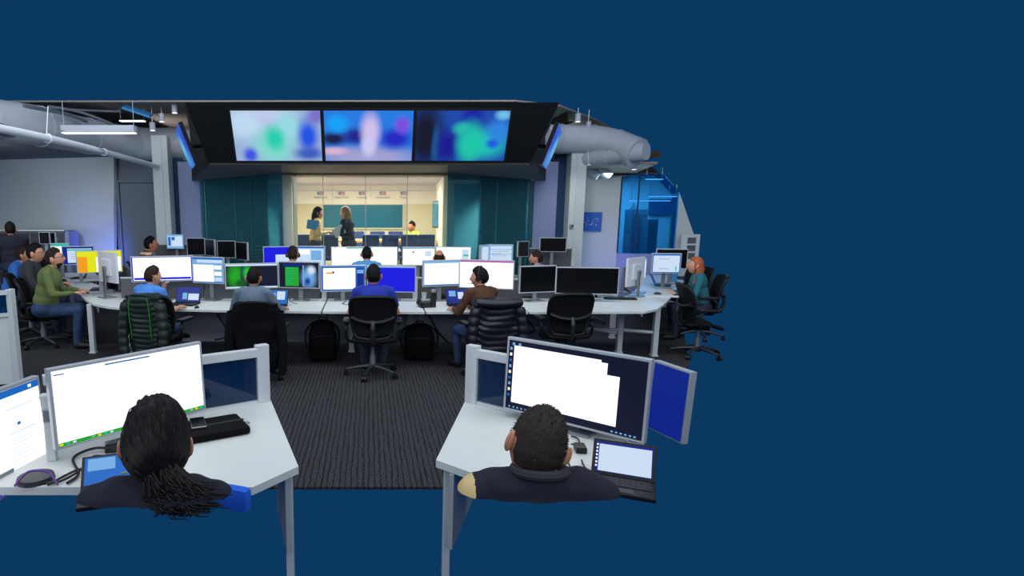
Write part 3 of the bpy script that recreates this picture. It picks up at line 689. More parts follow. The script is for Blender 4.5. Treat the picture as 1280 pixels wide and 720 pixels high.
def hand_geo(mb, w, d, up, side, skin, curl=.5, s=1.0):
    """palm, four fingers and a thumb; w wrist, d pointing, up = back of the hand, side = +1 thumb towards +x of d x up"""
    d = Vector(d).normalized(); up = Vector(up); up = (up - d * up.dot(d)).normalized(); x = d.cross(up).normalized() * side
    rot = Matrix((x, d, up)).transposed()
    if rot.determinant() < 0: rot = Matrix((-x, d, up)).transposed()
    mb.use(skin); w = Vector(w)
    mb.ball(w + d * .045 * s, (.040 * s, .052 * s, .016 * s), 10, rot)
    for i, (off, L, r) in enumerate(((.030, .068, .0095), (.010, .078, .010), (-.010, .072, .0095), (-.029, .055, .0085))):
        b = w + d * .082 * s + x * off * s
        d1 = (d - up * curl * .5 + x * off * 2).normalized(); d2 = (d - up * curl * 1.5).normalized(); d3 = (d * .6 - up * (.3 + curl * 1.6)).normalized()
        p1 = b + d1 * L * .45 * s; p2 = p1 + d2 * L * .32 * s; p3 = p2 + d3 * L * .25 * s
        mb.cap(b, p1, r * s, r * .95 * s, 7); mb.cap(p1, p2, r * .95 * s, r * .85 * s, 7); mb.cap(p2, p3, r * .85 * s, r * .7 * s, 7)
    b = w + d * .022 * s + x * .026 * s; e = b + (d * .6 + x * .75 - up * .3).normalized() * .042 * s; f = e + (d * .9 + x * .25 - up * .4).normalized() * .034 * s
    mb.cap(b, e, .013 * s, .0115 * s, 8); mb.cap(e, f, .0115 * s, .009 * s, 8)
def ik(a, b, l1, l2, hint):
    d = b - a; L = min(d.length, (l1 + l2) * .995); dn_ = d.normalized(); b = a + dn_ * L
    x = (l1 * l1 - l2 * l2 + L * L) / (2 * L); h = math.sqrt(max(0, l1 * l1 - x * x))
    hv = Vector(hint); hv = (hv - dn_ * hv.dot(dn_)).normalized()
    return a + dn_ * x + hv * h, b
LASTT = {}
def person(label, head_px, Y, rz, shirt, pants='jeansdark', hair='hairblack', style='short', skin='skin', lean=.05, hl=(-.17, .40, .78), hr=(.17, .40, .78),
           head_yaw=0, head_pitch=0, head_roll=0, sleeve=1.0, pose='sit', group=None, top=None, headset=False, glasses=False, beard=False, voxel=.014, cut=None, wide=1.0, detail=1, scale=None, extra=None, thick=.10, shrug=0, collar=None, head=1.14, panel=None):
    ht = aty(head_px[0], head_px[1], Y)
    sit = pose == 'sit'
    base_top = (1.333 if sit else 1.72) + .118 * (head - 1) * 1.6
    zoff = 0 if sit else .385
    sc_ = scale or (ht.z - (0 if not top else top)) / base_top
    pel = Vector((0, 0, .56 + zoff)); L = lean
    mid = Vector((0, L * .35, .78 + zoff)); chest = Vector((0, L * .8, .98 + zoff)); neck = Vector((0, L * 1.0, 1.10 + zoff)); hc = Vector((0, L * 1.2 + .02, 1.215 + zoff))
    segs = []; E = []
    S, PA, SK, SH = 0, 1, 2, 3
    W = wide
    E += [(pel, (.185 * W, .15 * W, .13), PA if not sit else PA), (mid, (.160 * W, .125 * W, .17), S), (chest + Vector((0, -.01, -.02)), (.180 * W, .125 * W, .17), S), ((pel + mid) / 2 + Vector((0, 0, .02)), (.168 * W, .135 * W, .12), S)]
    segs.append((chest + Vector((-.13 * W, 0, .075 + shrug)), chest + Vector((.13 * W, 0, .075 + shrug)), .068, .068, S))
    segs.append((chest + Vector((0, -.01, .07)), neck + Vector((0, 0, .0)), .085, .062, S))
    segs.append((neck, hc + Vector((0, -.01, -.03)), .054, .050, SK))
    hands = []
    for s, tgt in ((-1, hl), (1, hr)):
        sh = chest + Vector((s * .185 * W, 0, .065 + shrug)); tg = Vector(tgt) + Vector((0, 0, 0 if sit else 0))
        el, wr = ik(sh, tg, .29, .26, (s * .5, -.5, -.8))
        segs.append((sh, el, .060, .046, S if sleeve > .3 else S))
        e2 = el + (wr - el) * .5
        fs = S if sleeve > .6 else SK
        if sleeve <= .6:
            mid_up = sh + (el - sh) * .6; segs[-1] = (sh, mid_up, .062, .056, S); segs.append((mid_up, el, .043, .040, SK))
        segs.append((el, e2, .044 if fs == S else .040, .038 if fs == S else .034, fs)); segs.append((e2, wr, .038 if fs == S else .034, .027, fs))
        hands.append((wr, (wr - el).normalized(), s))
        hip = Vector((s * .09, .02, .53 + zoff))
        if sit: kn = Vector((s * .14, .43, .53)); an = Vector((s * .13, .38, .10))
        else: kn = Vector((s * .10, .03, .50)); an = Vector((s * .10, 0, .09))
        segs.append((hip, kn, .092 if sit else .095, .064, PA)); segs.append((kn, an, .062, .043, PA)); segs.append((an + Vector((0, 0, -.045)), an + Vector((s * .02, .17, -.055)), .046, .036, SH))
    m = MB()
    for a, b, ra, rb, _ in segs: m.cap(a, b, ra, rb, 12)
    for c, r_, _ in E: m.ball(c, r_, 20)
    me = bpy.data.meshes.new('tmp'); m.bm.to_mesh(me); m.bm.free()
    o = bpy.data.objects.new('tmp', me); col.objects.link(o)
    rm = o.modifiers.new('r', 'REMESH'); rm.mode = 'VOXEL'; rm.voxel_size = voxel; sm = o.modifiers.new('s', 'SMOOTH'); sm.iterations = 5 if voxel > .01 else 9; sm.factor = .6
    dg = bpy.context.evaluated_depsgraph_get(); dg.update()
    me2 = bpy.data.meshes.new_from_object(o.evaluated_get(dg)); bpy.data.objects.remove(o)
    out = MB(); mm = [M[shirt], M[pants], M[skin], M['shoe']]
    out.mats = list(mm)
    out.bm.from_mesh(me2); bpy.data.meshes.remove(me2)
    def sd(p):
        best = 9; reg = 0
        for a, b, ra, rb, g in segs:
            d = b - a; t = max(0, min(1, (p - a).dot(d) / d.length_squared)); v = (p - a - d * t).length - (ra + (rb - ra) * t)
            if v < best: best = v; reg = g
        for c, r_, g in E:
            q = p - c; v = (math.sqrt((q.x / r_[0]) ** 2 + (q.y / r_[1]) ** 2 + (q.z / r_[2]) ** 2) - 1) * min(r_)
            if v < best: best = v; reg = g
        return reg
    for f in out.bm.faces:
        f.material_index = sd(f.calc_center_median())
    if panel:
        out.mats.append(M[panel[0]])
        for f in out.bm.faces:
            if f.material_index == 0 and f.calc_center_median().x < panel[1]: f.material_index = 4
    seed = Vector((len(label) * 1.7, head_px[0] * .31, 0))
    regs = {}
    for v in out.bm.verts:
        g = [f.material_index for f in v.link_faces]
        if g and (max(g) <= 1 or (panel and 4 in g)):
            n = v.normal; v.co += n * (noise.noise(v.co * 9 + seed) * .009 + noise.noise(Vector((v.co.x * 22, v.co.y * 22, v.co.z * 9)) + seed) * .006 + .004)
    if cut is not None:
        bmesh.ops.bisect_plane(out.bm, geom=out.bm.verts[:] + out.bm.edges[:] + out.bm.faces[:], plane_co=(0, 0, cut), plane_no=(0, 0, -1), clear_outer=True)
        es = [e for e in out.bm.edges if e.is_boundary]
        if es: bmesh.ops.holes_fill(out.bm, edges=es)
    hc = hc + Vector((0, 0, .118 * (head - 1) * .6))
    T = Matrix.Translation(hc) @ Matrix.Rotation(R(head_yaw), 4, 'Z') @ Matrix.Rotation(-R(head_pitch), 4, 'X') @ Matrix.Rotation(R(head_roll), 4, 'Y') @ Matrix.Scale(head, 4)
    head_geo(out, T, M[skin], 44 if voxel < .01 else 28)
    for wr, d, s in hands:
        if cut is None or wr.z > cut: hand_geo(out, wr, d, (0, 0, 1), s, M[skin], .45)
    off = Matrix.Rotation(rz, 3, 'Z') @ (hc * sc_)
    loc = Vector((ht.x - off.x, ht.y - off.y, top or 0))
    t = empty('person', loc, rz, label, 'person', group); t.scale = (sc_,) * 3; LASTT['T'] = T; LASTT['chest'] = chest
    out.build('body', None, t, True)
    hm = MB(); hair_geo(hm, T, style, 60 if voxel < .01 else 32, thick=thick)
    if style == 'long':
        for k in range(26):
            a = R(190 + 160 * k / 25) if True else 0
            b0 = Vector((.085 * math.cos(a), .098 * math.sin(a) - .01, .0)); b1 = b0 + Vector((.02 * math.cos(a), -.01, -.13)); b2 = b1 + Vector((.01 * math.cos(a * 3), .01, -.12))
            hm.tube([T @ b0, T @ b1, T @ b2], (.022, .014), 6, 4)
    if extra: extra(hm, T)
    hm.build('hair', M[hair], t, True)
    if headset:
        hs = MB(); hs.tube([T @ Vector((.088 * math.cos(R(a)), -.01, .012 + .125 * math.sin(R(a)))) for a in range(0, 181, 20)], .008, 6, 3)
        for s in (-1, 1): hs.cone(T @ Vector((s * .078, -.01, .0)), T @ Vector((s * .104, -.01, .0)), .036, .032, 16)
        if headset != 'nomic': hs.tube([T @ Vector((-.095, .0, -.02)), T @ Vector((-.085, .06, -.055)), T @ Vector((-.04, .11, -.065))], .004, 6, 4)
        hs.build('headset', M['black'], t, True)
    if glasses:
        g = MB()
        for s in (-1, 1):
            g.tube([T @ Vector((s * .032 + .021 * math.cos(a), .100, .008 + .016 * math.sin(a))) for a in [R(k) for k in range(0, 361, 30)]], .0022, 5, 2)
            g.tube([T @ Vector((s * .053, .098, .012)), T @ Vector((s * .078, .04, .012)), T @ Vector((s * .08, -.01, .006))], .0022, 5, 3)
        g.tube([T @ Vector((-.011, .101, .012)), T @ Vector((.011, .101, .012))], .0022, 5)
        g.build('glasses', M['black'], t)
    if beard:
        bb = MB(); r = bmesh.ops.create_uvsphere(bb.bm, u_segments=28, v_segments=20, radius=1)
        for v in r['verts']:
            n = v.co.copy(); k = smooth(-.38, -.5, n.z) * smooth(-.1, .15, n.y)
            v.co = T @ (skull(n) * (1.025 * k + .9 * (1 - k)))
        bb.build('beard', M['hairbrown'], t, True)
    if collar:
        cb_ = MB(); 
        cb_.tube([neck + Vector((.071 * math.cos(R(a)), -.012 + .068 * math.sin(R(a)), .040 + shrug * .5 + .012 * (-math.sin(R(a))))) for a in range(0, 361, 24)], .014, 8, 3)
        cb_.build('collar', M[collar], t, True)
    return t
# ---------------------------------------------------------------- jackets and bags
def jacket(x, y, rz, label, m, puffs=7, w=.30, z0=.42, z1=1.0, trim=None, depth=.13, flare=0, hood=False):
    """a jacket hung over a chair's back: chair frame (x, y, rz) as in chair()"""
    t = empty('jacket', (x, y, 0), rz, label, 'jacket'); 
    def fn(a, b):
        th = a * 2 * math.pi; ww = w * (.80 + .2 * math.sin(min(1, (1 - b) * 3.2) * math.pi / 2)) * (1 + flare * b); ww *= (1 if b > .08 else .9)
        z = z1 - (z1 - z0) * b
        puff = .014 * abs(math.sin((b + .03 * math.sin(a * 14) + .02 * math.sin(a * 31 + 1)) * puffs * math.pi)) * (.55 + .45 * abs(math.sin(a * 2 * math.pi * 2.5))) if puffs else 0
        n_ = noise.noise(Vector((math.cos(th) * 2, b * 4, math.sin(th) * 2 + x))) * .034
        c, s = math.cos(th), math.sin(th); e = .55
        px = (ww + puff + n_) * math.copysign(abs(c) ** e, c); py = (depth * (.7 + .4 * b) + puff + n_) * math.copysign(abs(s) ** e, s)
        return Vector((px, py - .30 + .10 * b, z + n_ * .6 + .02 * (1 - abs(c)) * (1 if b < .1 else 0)))
    b = MB(); b.surf(fn, 48, 60, True)
    for j in (0, 1):
        ring = [fn(i / 48, j) for i in range(48)]; cc = sum(ring, Vector()) / 48 + Vector((0, 0, .012 if j == 0 else 0)); cv = b.bm.verts.new(cc); vs = [b.bm.verts.new(q) for q in ring]
        for i in range(48): b.bm.faces.new((vs[i], vs[(i + 1) % 48], cv))
    b.build('jacket_body', M[m], t, True, recalc=True)
    for s in (-1, 1):
        sl = MB()
        def sf(a, q, s=s):
            th = a * 2 * math.pi; r_ = .062 * (1 - .25 * q) + (.010 * abs(math.sin(q * 6 * math.pi)) if puffs else 0)
            c = Vector((s * (w - .02 + .05 * math.sin(q * 2.5)), -.33 - .04 * q, z1 - .08 - (z1 - z0 - .05) * q))
            return c + Vector((math.cos(th) * r_, math.sin(th) * r_, 0))
        sl.surf(sf, 14, 40, True); sl.build('sleeve', M[m], t, True)
    if trim:
        for s in (-.55, .35):
            MB().tube([fn(.75 + s * .12, q) + Vector((0, -.008, 0)) for q in (.05, .2, .4, .6, .75)], .0045, 6, 4).build('zip_trim', M[trim], t, True)
    if hood:
        MB().tube([fn(.55, .03) + Vector((0, -.02, .0)), fn(.75, .04) + Vector((0, -.05, -.02)), fn(.95, .03) + Vector((0, -.02, 0))], .05, 10, 5).build('collar', M[m], t, True)
    return t
def backpack(x, y, rz, label, w=.34, h=.50, d=.2):
    t = empty('backpack', (x, y, 0), rz, label, 'bag')
    def fn(a, b):
        th = a * 2 * math.pi; c, s = math.cos(th), math.sin(th); k = math.sin(math.pi * min(1, b * 1.0 + .001)) ** .35 if b > .5 else 1 - .12 * (1 - min(1, b * 6))
        return Vector((w / 2 * k * math.copysign(abs(c) ** .6, c), d / 2 * k * math.copysign(abs(s) ** .7, s), .01 + h * b))
    MB().surf(fn, 32, 24, True).build('bag_body', M['blackfab'], t, True)
    MB().box((0, -d / 2 - .015, h * .36), (w * .7, .05, h * .5), bevel=.022).build('front_pocket', M['blackfab'], t, True)
    MB().tube([(-w * .33, -d / 2 - .02, h * .62), (0, -d / 2 - .035, h * .655), (w * .33, -d / 2 - .02, h * .62)], .004, 5).build('zipper', M['chairmetal'], t)
    MB().tube([(-.05, 0, h * .97), (-.04, 0, h * 1.05), (.04, 0, h * 1.05), (.05, 0, h * .97)], .012, 6, 4).build('carry_handle', M['black'], t, True)
    for s in (-1, 1): MB().tube([(s * w * .3, d * .3, h * .93), (s * w * .58, d * .35, h * .7), (s * w * .56, d * .4, h * .3), (s * w * .42, d * .3, .05)], .015, 6, 5).build('shoulder_strap', M['black'], t, True)
def desk_leg(x, y, parent, z=.72, r=0, w=.07):
    MB().box((x, y, z / 2), (w, w, z), Matrix.Rotation(r, 3, 'Z'), .006).box((x, y, .01), (w + .02, w + .02, .02)).build('leg', M['frame'], parent)
# ================================================================ MAIN TABLE ROW
ZD = .73
def W(px, py, z=ZD): return tuple(atz(px, py, z).xy)
def round_corner(pts, i, r, n=6):
    p = [Vector(q) for q in pts]; a = (p[i - 1] - p[i]).normalized() * r; b = (p[(i + 1) % len(p)] - p[i]).normalized() * r
    out = [tuple(p[i] + a * (1 - t) ** 2 + b * t ** 2) for t in [k / n for k in range(n + 1)]]
    return pts[:i] + out + pts[i + 1:]
yr = 8.62
def desk(name, label, pts, legs, panels, z=ZD, th=.028, group=None, m='white', cat='desk'):
    c = sum((Vector(p) for p in pts), Vector((0, 0))) / len(pts); o = Vector((c.x, c.y, 0))
    t = empty(name, o, 0, label, cat, group)
    MB().prism(pts, z - th, z).build('tabletop', M[m], t, origin=o)
    for (x, y) in legs: desk_leg(x - o.x, y - o.y, t, z - th, 0)
    for (x0, y0, x1, y1, za, zb_) in panels:
        a = Vector((x0, y0)); b = Vector((x1, y1)); mdl = (a + b) / 2 - c; ang = math.atan2(b.y - a.y, b.x - a.x)
        MB().box((mdl.x, mdl.y, (za + zb_) / 2), ((b - a).length, .02, zb_ - za), Matrix.Rotation(ang, 3, 'Z')).build('modesty_panel', M['panel'], t)
    return t, o
F_ = lambda px, py=388: W(px, py)
# three central worktops side by side, then the two rounded ends
c1 = [W(294, 388), W(401, 389.5), (W(401, 389)[0], yr), (W(294, 388)[0] , yr)]
c2 = [W(403, 389.5), W(531, 390), (W(531, 390)[0], yr), (W(403, 389)[0], yr)]
c3 = [W(533, 390), W(660, 390), (W(660, 390)[0], yr), (W(533, 390)[0], yr)]
lx = W(294, 388)[0]; rx = W(660, 390)[0]
c0 = [W(160, 385.5), W(292, 388), (lx - .02, yr), (W(160, 378)[0], yr + .25), (W(150, 366)[0], 9.3), W(110, 352), W(83, 350), W(96, 365), W(106, 374), W(117, 380), W(135, 383.5)]
c4 = [W(662, 390), W(806, 389.5), W(822, 386), W(833, 378), W(843, 366), W(852, 354), W(800, 354), (W(790, 366)[0], 9.2), (W(770, 370)[0], yr + .1), (rx + .02, yr)]
leg_l = tuple(atz(117, 441, 0).xy); leg_r = tuple(atz(817, 445, 0).xy)
leg_l2 = tuple(atz(161, 441, 0).xy); leg_r2 = tuple(atz(773, 441, 0).xy)
desk('worktop_desk', 'white curved end worktop desk on the left of the main row', c0, [leg_l, leg_l2], [(W(175, 380)[0], yr - .1, lx - .05, yr - .1, .12, .70)])
desk('worktop_desk', 'white straight worktop desk behind the person in the grey sweater', c1, [(c1[0][0] + .1, yr - .2), (c1[1][0] - .05, yr - .2)], [(lx, yr - .1, c1[1][0], yr - .1, .12, .70)])
desk('worktop_desk', 'white straight worktop desk in front of the royal blue polo', c2, [(c2[1][0] - .95, yr - .25), (c2[1][0] - .12, yr - .2)], [(c2[0][0], yr - .1, c2[1][0], yr - .1, .12, .70)])
desk('worktop_desk', 'white straight worktop desk in front of the brown sweater', c3, [(c3[0][0] + .9, yr - .2)], [(c3[0][0], yr - .1, c3[1][0], yr - .1, .12, .70)])
tR, oR = desk('worktop_desk', 'white curved end worktop desk on the right of the main row', c4, [leg_r, leg_r2, (leg_r[0] - .1, leg_r[1] + 1.2)], [(rx, yr - .1, rx + .9, yr - .1, .12, .70)])
m = MB(); a = Vector((*leg_r2, .33)); b = Vector((*leg_r, .33)); m.cone(a, b, .025, .025, 8); m.cone(a, Vector((rx + .3, yr - .2, .34)), .025, .025, 8); m.cone(a - Vector((0, 0, .05)), Vector((rx + .55, yr - .25, .42)), .02, .02, 8)
m.build('leg_brace', M['frame'], tR, origin=oR)
# low grey divider down the middle of the row, white posts
def divider(label, x0, x1, y, z0, z1, posts, group='low grey fabric desk dividers'):
    t = empty('desk_divider', ((x0 + x1) / 2, y, z0), 0, label, 'divider', group); o = Vector(((x0 + x1) / 2, y, z0))
    MB().box(((x0 + x1) / 2, y, (z0 + z1) / 2), (x1 - x0, .04, z1 - z0)).build('fabric_panel', M['grey'], t, origin=o)
    MB().box(((x0 + x1) / 2, y, z1 + .01), (x1 - x0, .05, .02)).build('top_rail', M['frame'], t, origin=o)
    for q in posts: MB().box((q, y - .02, (z0 + z1) / 2 + .01), (.07, .07, z1 - z0 + .03), bevel=.005).build('post', M['frame'], t, origin=o)
divider('grey fabric desk divider behind the green lit monitors', aty(255, 350, yr).x, aty(400, 350, yr).x, yr + .03, ZD, 1.0, [aty(405, 350, yr).x])
divider('grey fabric desk divider behind the plain blue screen', aty(402, 350, yr).x, aty(545, 350, yr).x, yr + .03, ZD, 1.02, [aty(519, 350, yr).x])
divider('grey fabric desk divider behind the magenta topped monitor', aty(547, 350, yr).x, aty(735, 350, yr).x, yr + .03, ZD, 1.0, [aty(735, 350, yr).x])
divider('grey fabric desk divider behind the big white monitor on the left', aty(150, 350, yr).x, aty(253, 350, yr).x, yr + .03, ZD, 1.02, [])
G = 'wide silver framed monitors of the main row'
doc1 = [(.02, .02, .98, .98, 'scr'), (.03, .05, .97, .14, 'scrdeep')]
monitor(170, 236, 320, 352, 8.4, 14, doc1, 'wide monitor with blank white window and blue bottom bar', group=G, base='scrdeep')
monitor(236, 284, 321, 354.5, 8.4, -20, [(0, .93, 1, 1, 'scrblue'), (.02, .80, .98, .92, 'scrsoft'), (.02, .80, .15, .92, 'scrlt'), (.02, .04, .70, .72, 'scr'), (.72, .55, .96, .70, 'scr'), (.72, .3, .96, .45, 'scr'), (.72, .08, .96, .22, 'scrsoft'), (0, 0, 1, .03, 'scrblue')], 'monitor with pale blue framed document window beside the blank white one', group=G, base='scrlt')
monitor(284, 345.5, 329, 361, 8.35, 12, [(0, .93, 1, 1, 'scrsoft'), (.55, .06, 1, .92, 'scrnavy'), (0, 0, 1, .06, 'scrsoft')], 'wide monitor with blurred green columns and black right half', group=G, base=M['greenblur'])
monitor(347, 400.5, 327, 360.5, 8.35, -10, [(.15, .05, .5, .82, 'scrgreen'), (.08, .86, .6, .95, 'scrnavy2'), (.60, .05, .63, .90, 'scrlt')] + doc(7, 5, .16, .48, .1, .8, 'scrteal'), 'monitor with green block and white blue globe picture', group=G, base=M['globe'])
monitor(401, 457, 331.5, 364.5, 8.35, 8, [(.04, .06, .78, .93, 'scr'), (.82, .1, .97, .9, 'scrnavy2'), (.82, .7, .97, .85, 'scrlt'), (.1, .7, .3, .76, 'scrorg'), (.25, .72, .29, .8, 'scrnavy2')], 'monitor with white window and navy strip left of the blue screen', group=G, base='scrblue')
monitor(459, 519.5, 332.5, 365.5, 8.35, -8, [(0, .97, 1, 1, 'scrlt')], 'monitor filled with plain deep blue', group=G, base='scrdeep')
monitor(527, 577, 325, 358, 8.35, 16, [(0, .93, 1, 1, 'scrlt'), (.03, .05, .97, .9, 'scr'), (0, 0, 1, .04, 'scrblue')] + doc(9, 9, .1, .9, .12, .82, 'scrsoft'), 'monitor with faint ruled white page left of the headset wearer', group=G, base='scrsoft')
monitor(577.5, 638, 325, 361, 8.3, -18, [(0, .95, 1, 1, 'scrmag')], 'wide white monitor with magenta top bar', group=G, base='scr')
monitor(646, 698.5, 332, 366, 8.3, 14, [], 'switched off black monitor left of the wider black one', group=G)
monitor(698.5, 769, 334, 368, 8.3, -9, [], 'widest switched off black monitor beside the tower of cables', group=G)
# chairs of the main row
chair(aty(198, 400, 7.1).x, 7.25, R(-14), 'black mesh chair under the dark green puffer jacket')
chair(aty(326, 400, 7.05).x, 7.05, R(0), 'black chair under the long black coat', scale=.93)
chair(aty(466, 400, 7.0).x, 7.12, R(0), 'black mesh chair with bare back behind the royal blue polo')
chair(aty(612, 400, 7.1).x, 7.15, R(10), 'black chair under the black quilted jacket', scale=.95)
chair(aty(706, 400, 7.3).x, 7.35, R(4), 'empty black mesh chair between quilted jacket and table leg')
# people of the main row
person('person with short brown hair in a bright blue t-shirt propping chin before two white screens', (190, 333), 7.45, R(-32), 'sh_lightblue', 'jeans', 'hairbrown', 'short', lean=.12, wide=1.22, sleeve=.4, hl=(-.02, .30, 1.03), hr=(.15, .44, .80), head_yaw=-6, thick=.06)
person('person with black hair in a grey sweater facing the green monitor', (317, 334.5), 7.25, R(-4), 'sh_grey', 'jeansdark', 'hairblack', 'short', 'skin2', lean=.1, hl=(-.2, .36, .80), hr=(.30, .42, .80), thick=.07)
person('person with black hair in a royal blue polo seen squarely from behind', (467, 332), 7.2, R(0), 'sh_royal', 'jeansdark', 'hairblack', 'short', 'skin2', lean=.08, wide=1.1, sleeve=.4, hl=(-.2, .36, .78), hr=(.2, .36, .78))
person('person in a brown sweater wearing a headset, turned to the left', (600, 334.5), 7.3, R(24), 'sh_brown', 'jeans', 'hairblack', 'short', 'skin', lean=.08, hl=(-.20, .40, .80), hr=(.05, .42, .80), head_yaw=38, headset=True, beard=False)
def chp(px, y): return aty(px, 400, y).x
jacket(chp(198, 7.1) - .02, 7.22, R(-14), 'dark green quilted jacket with lime zip trim over the leftmost main row chair', 'greenpuff', 11, .235, .34, 1.01, 'lime')
jacket(chp(326, 7.05), 7.05, R(0), 'long plain black coat draped over the grey sweater chair', 'blackfab', 0, .28, .16, .94)
jacket(chp(612, 7.1), 7.15, R(6), 'black quilted puffer jacket hung over the brown sweater chair', 'puffer', 9, .27, .30, .965, hood=True)
backpack(aty(404, 440, 7.9).x, 7.85, R(8), 'rounded black backpack standing left of the bare backed chair', .38, .56, .22)
backpack(aty(523, 440, 8.0).x, 7.9, R(-5), 'slouchy black backpack on the floor right of the royal blue polo', .42, .50, .24)
# laptops and things on the main tables
def on(px, py, z=ZD): p = atz(px, py, z); return (p.x, p.y, z)
laptop((*atz(230, 381, ZD).xy, ZD), R(-8), 'open black laptop with a blue desktop before the bright blue t-shirt', [(.25, .15, .45, .6, 'scrlt'), (.5, .1, .95, .55, 'scrsoft')], 'scrnavy2', .36)
laptop((*atz(341, 384, ZD).xy, ZD), R(-8), 'open laptop with a blue and white picture beside the grey sweater', [(.1, .2, .5, .8, 'scrlt'), (.55, .3, .9, .9, 'scrsoft')], 'scrblue', .34)
laptop((*atz(577, 383, ZD).xy, ZD), R(12), 'open laptop with a colourful desktop by the headset wearer', [(.5, .3, .75, .8, 'scrsoft'), (.75, .2, 1, .7, 'scrmag'), (.1, .5, .4, .9, 'scrlt')], 'scrnavy2', .34)
p = on(541.5, 384)
t = empty('thermos_flask', p, 0, 'black thermos flask standing on the white worktop', 'flask'); MB().cone((0, 0, 0), (0, 0, .2), .037, .037, 20).build('flask_body', M['black'], t, True); MB().cone((0, 0, .2), (0, 0, .235), .034, .03, 20).build('lid', M['metal'], t, True)
p = on(530, 374.5); t = empty('paper_cup', p, 0, 'small white cup behind the flask', 'cup'); MB().cone((0, 0, 0), (0, 0, .1), .028, .038, 18).build('cup_wall', M['column'], t, True); MB().cone((0, 0, .1), (0, 0, .107), .041, .039, 18).build('lid', M['sh_lime'], t, True)
desk_phone(on(532, 383.5), R(15), 'black desk phone left of the flask')
desk_phone(on(548, 374), R(0), 'black desk phone behind the flask')
desk_phone(on(655, 372), R(-10), 'black desk phone below the smaller switched off monitor')
keyboard(on(775, 374), R(-10), 'black keyboard right of the widest switched off monitor')
mouse(on(246, 385), 'black mouse right of the blue desktop laptop')
cable([on(425, 374), on(432, 377), on(428, 380), on(438, 381)], 'loose black cable curl left of the royal blue polo', .008)
cable([on(348, 378), on(360, 372), on(367, 366), on(362, 376), on(372, 380)], 'loose black cable curl right of the grey sweater', .006)
cable([on(690, 372), on(705, 376), on(720, 371), on(740, 375), on(765, 372)], 'black cable lying along the worktop under the black monitors', .006)
for k, (a, b, c, lab) in enumerate((((271, 392), (285, 418), (268, 425), 'black cable hanging under the left worktop with a power brick'), ((535, 392), (548, 415), (562, 430), 'black cable sagging under the worktop by the slouchy backpack'), ((650, 392), (668, 412), (645, 420), 'black cable hanging under the worktop by the empty chair'))):
    cable([aty(a[0], a[1], 8.3), aty(b[0], b[1], 8.3), aty(c[0], c[1], 8.3)], lab, .012)
# ================================================================ LEFT WING
lw = [W(83, 350), W(110, 352), (W(150, 366)[0] - .1, 9.4), W(128, 340), W(100, 330), W(55, 328), W(70, 338)]
desk('worktop_desk', 'white worktop desk running back along the left wing', [W(83, 349.5), W(130, 349.5), W(118, 341), W(72, 341)], [], [(W(120, 349)[0], W(120, 349)[1], W(115, 342)[0], W(115, 342)[1], .1, .7)])
person('person in an olive green sweater typing at the left wing', (67, 311), 8.6, R(-74), 'sh_green', 'jeans', 'hairbrown', 'short', 'skin', lean=.12, glasses=True, beard=True, head_pitch=-12, wide=1.15)
person('person in a charcoal fleece and glasses behind the green sweater', (43, 305), 9.3, R(-76), 'sh_charcoal', 'jeansdark', 'hairblack', 'short', 'skin', lean=.10, glasses=True, wide=1.1, head_pitch=-5)
person('person in a mid blue shirt leaning forward behind the charcoal fleece', (29, 309), 10.1, R(-72), 'sh_blue', 'jeansdark', 'hairbrown', 'short', 'skin2', lean=.22, head_pitch=-15)
person('person in a navy jacket with back turned at the far left', (12, 278), 11.3, R(30), 'sh_navy', 'jeansdark', 'hairblack', 'short', 'skin2', lean=.02, wide=1.2, pose='stand')
chair(aty(67, 420, 8.8).x - .12, 8.75, R(-70), 'black mesh chair carrying the olive green sweater')
chair(aty(40, 400, 9.3).x - .1, 9.45, R(-70), 'black mesh chair carrying the charcoal fleece')
chair(aty(20, 380, 10).x - .3, 10.15, R(-70), 'black mesh chair carrying the mid blue shirt')
chair(aty(39, 330, 11.8).x, 11.9, R(160), 'black chair with high back near the grey cupboards')
monitor(106, 143, 313, 341, 8.95, 26, [(0, 0, .22, .75, 'scrorg'), (.42, .02, .98, .72, 'scr')], 'monitor with bright yellow and orange desktop', group='left wing monitors', base='scryel', desk=ZD)
monitor(126, 146, 315, 353, 8.75, 142, [], 'monitor turned away showing its pale back and arm bracket', group='left wing monitors', back='back', size=.5, desk=ZD)
monitor(82, 114, 307.5, 331, 10.4, 14, [(.15, .08, .95, .9, 'scrsoft'), (.15, .78, .95, .86, 'scrteal')] + doc(5, 3, .25, .9, .15, .7), 'monitor with pale blue window behind the yellow screen', group='left wing monitors', base='scrnavy2', desk=ZD)
monitor(66, 84, 304, 320, 11.2, 14, [(0, .8, 1, 1, 'scrteal'), (.1, .1, .95, .75, 'scr')], 'small light monitor behind the charcoal fleece', group='left wing monitors', base='scrsoft', desk=ZD)
monitor(50, 61, 290, 305, 12.3, 10, [], 'small dark monitor against the grey cupboard, left one', group='dark monitors by the left wall', desk=.73)
monitor(61.5, 71, 290.5, 305, 12.3, -25, [], 'small dark monitor against the grey cupboard, right one', group='dark monitors by the left wall', desk=.73)
laptop((*atz(98, 348, ZD).xy, ZD), R(-72), 'open black laptop before the charcoal fleece', [(.1, .1, .9, .9, 'scrblue')], 'scrnavy', .34)
laptop((*atz(124, 362, ZD).xy, ZD), R(-74), 'open black laptop with blue lid light before the green sweater', [(.1, .1, .9, .9, 'scrblue')], 'scrnavy2', .36, ang=118)
t = empty('phone', on(108, 366.5), R(20), 'dark smartphone lying by the green sleeve', 'phone'); MB().box((0, 0, .006), (.08, .15, .01), bevel=.003).build('phone_body', M['dark'], t); MB().box((0, 0, .0115), (.07, .13, .001)).build('phone_glass', M['scroff'], t)
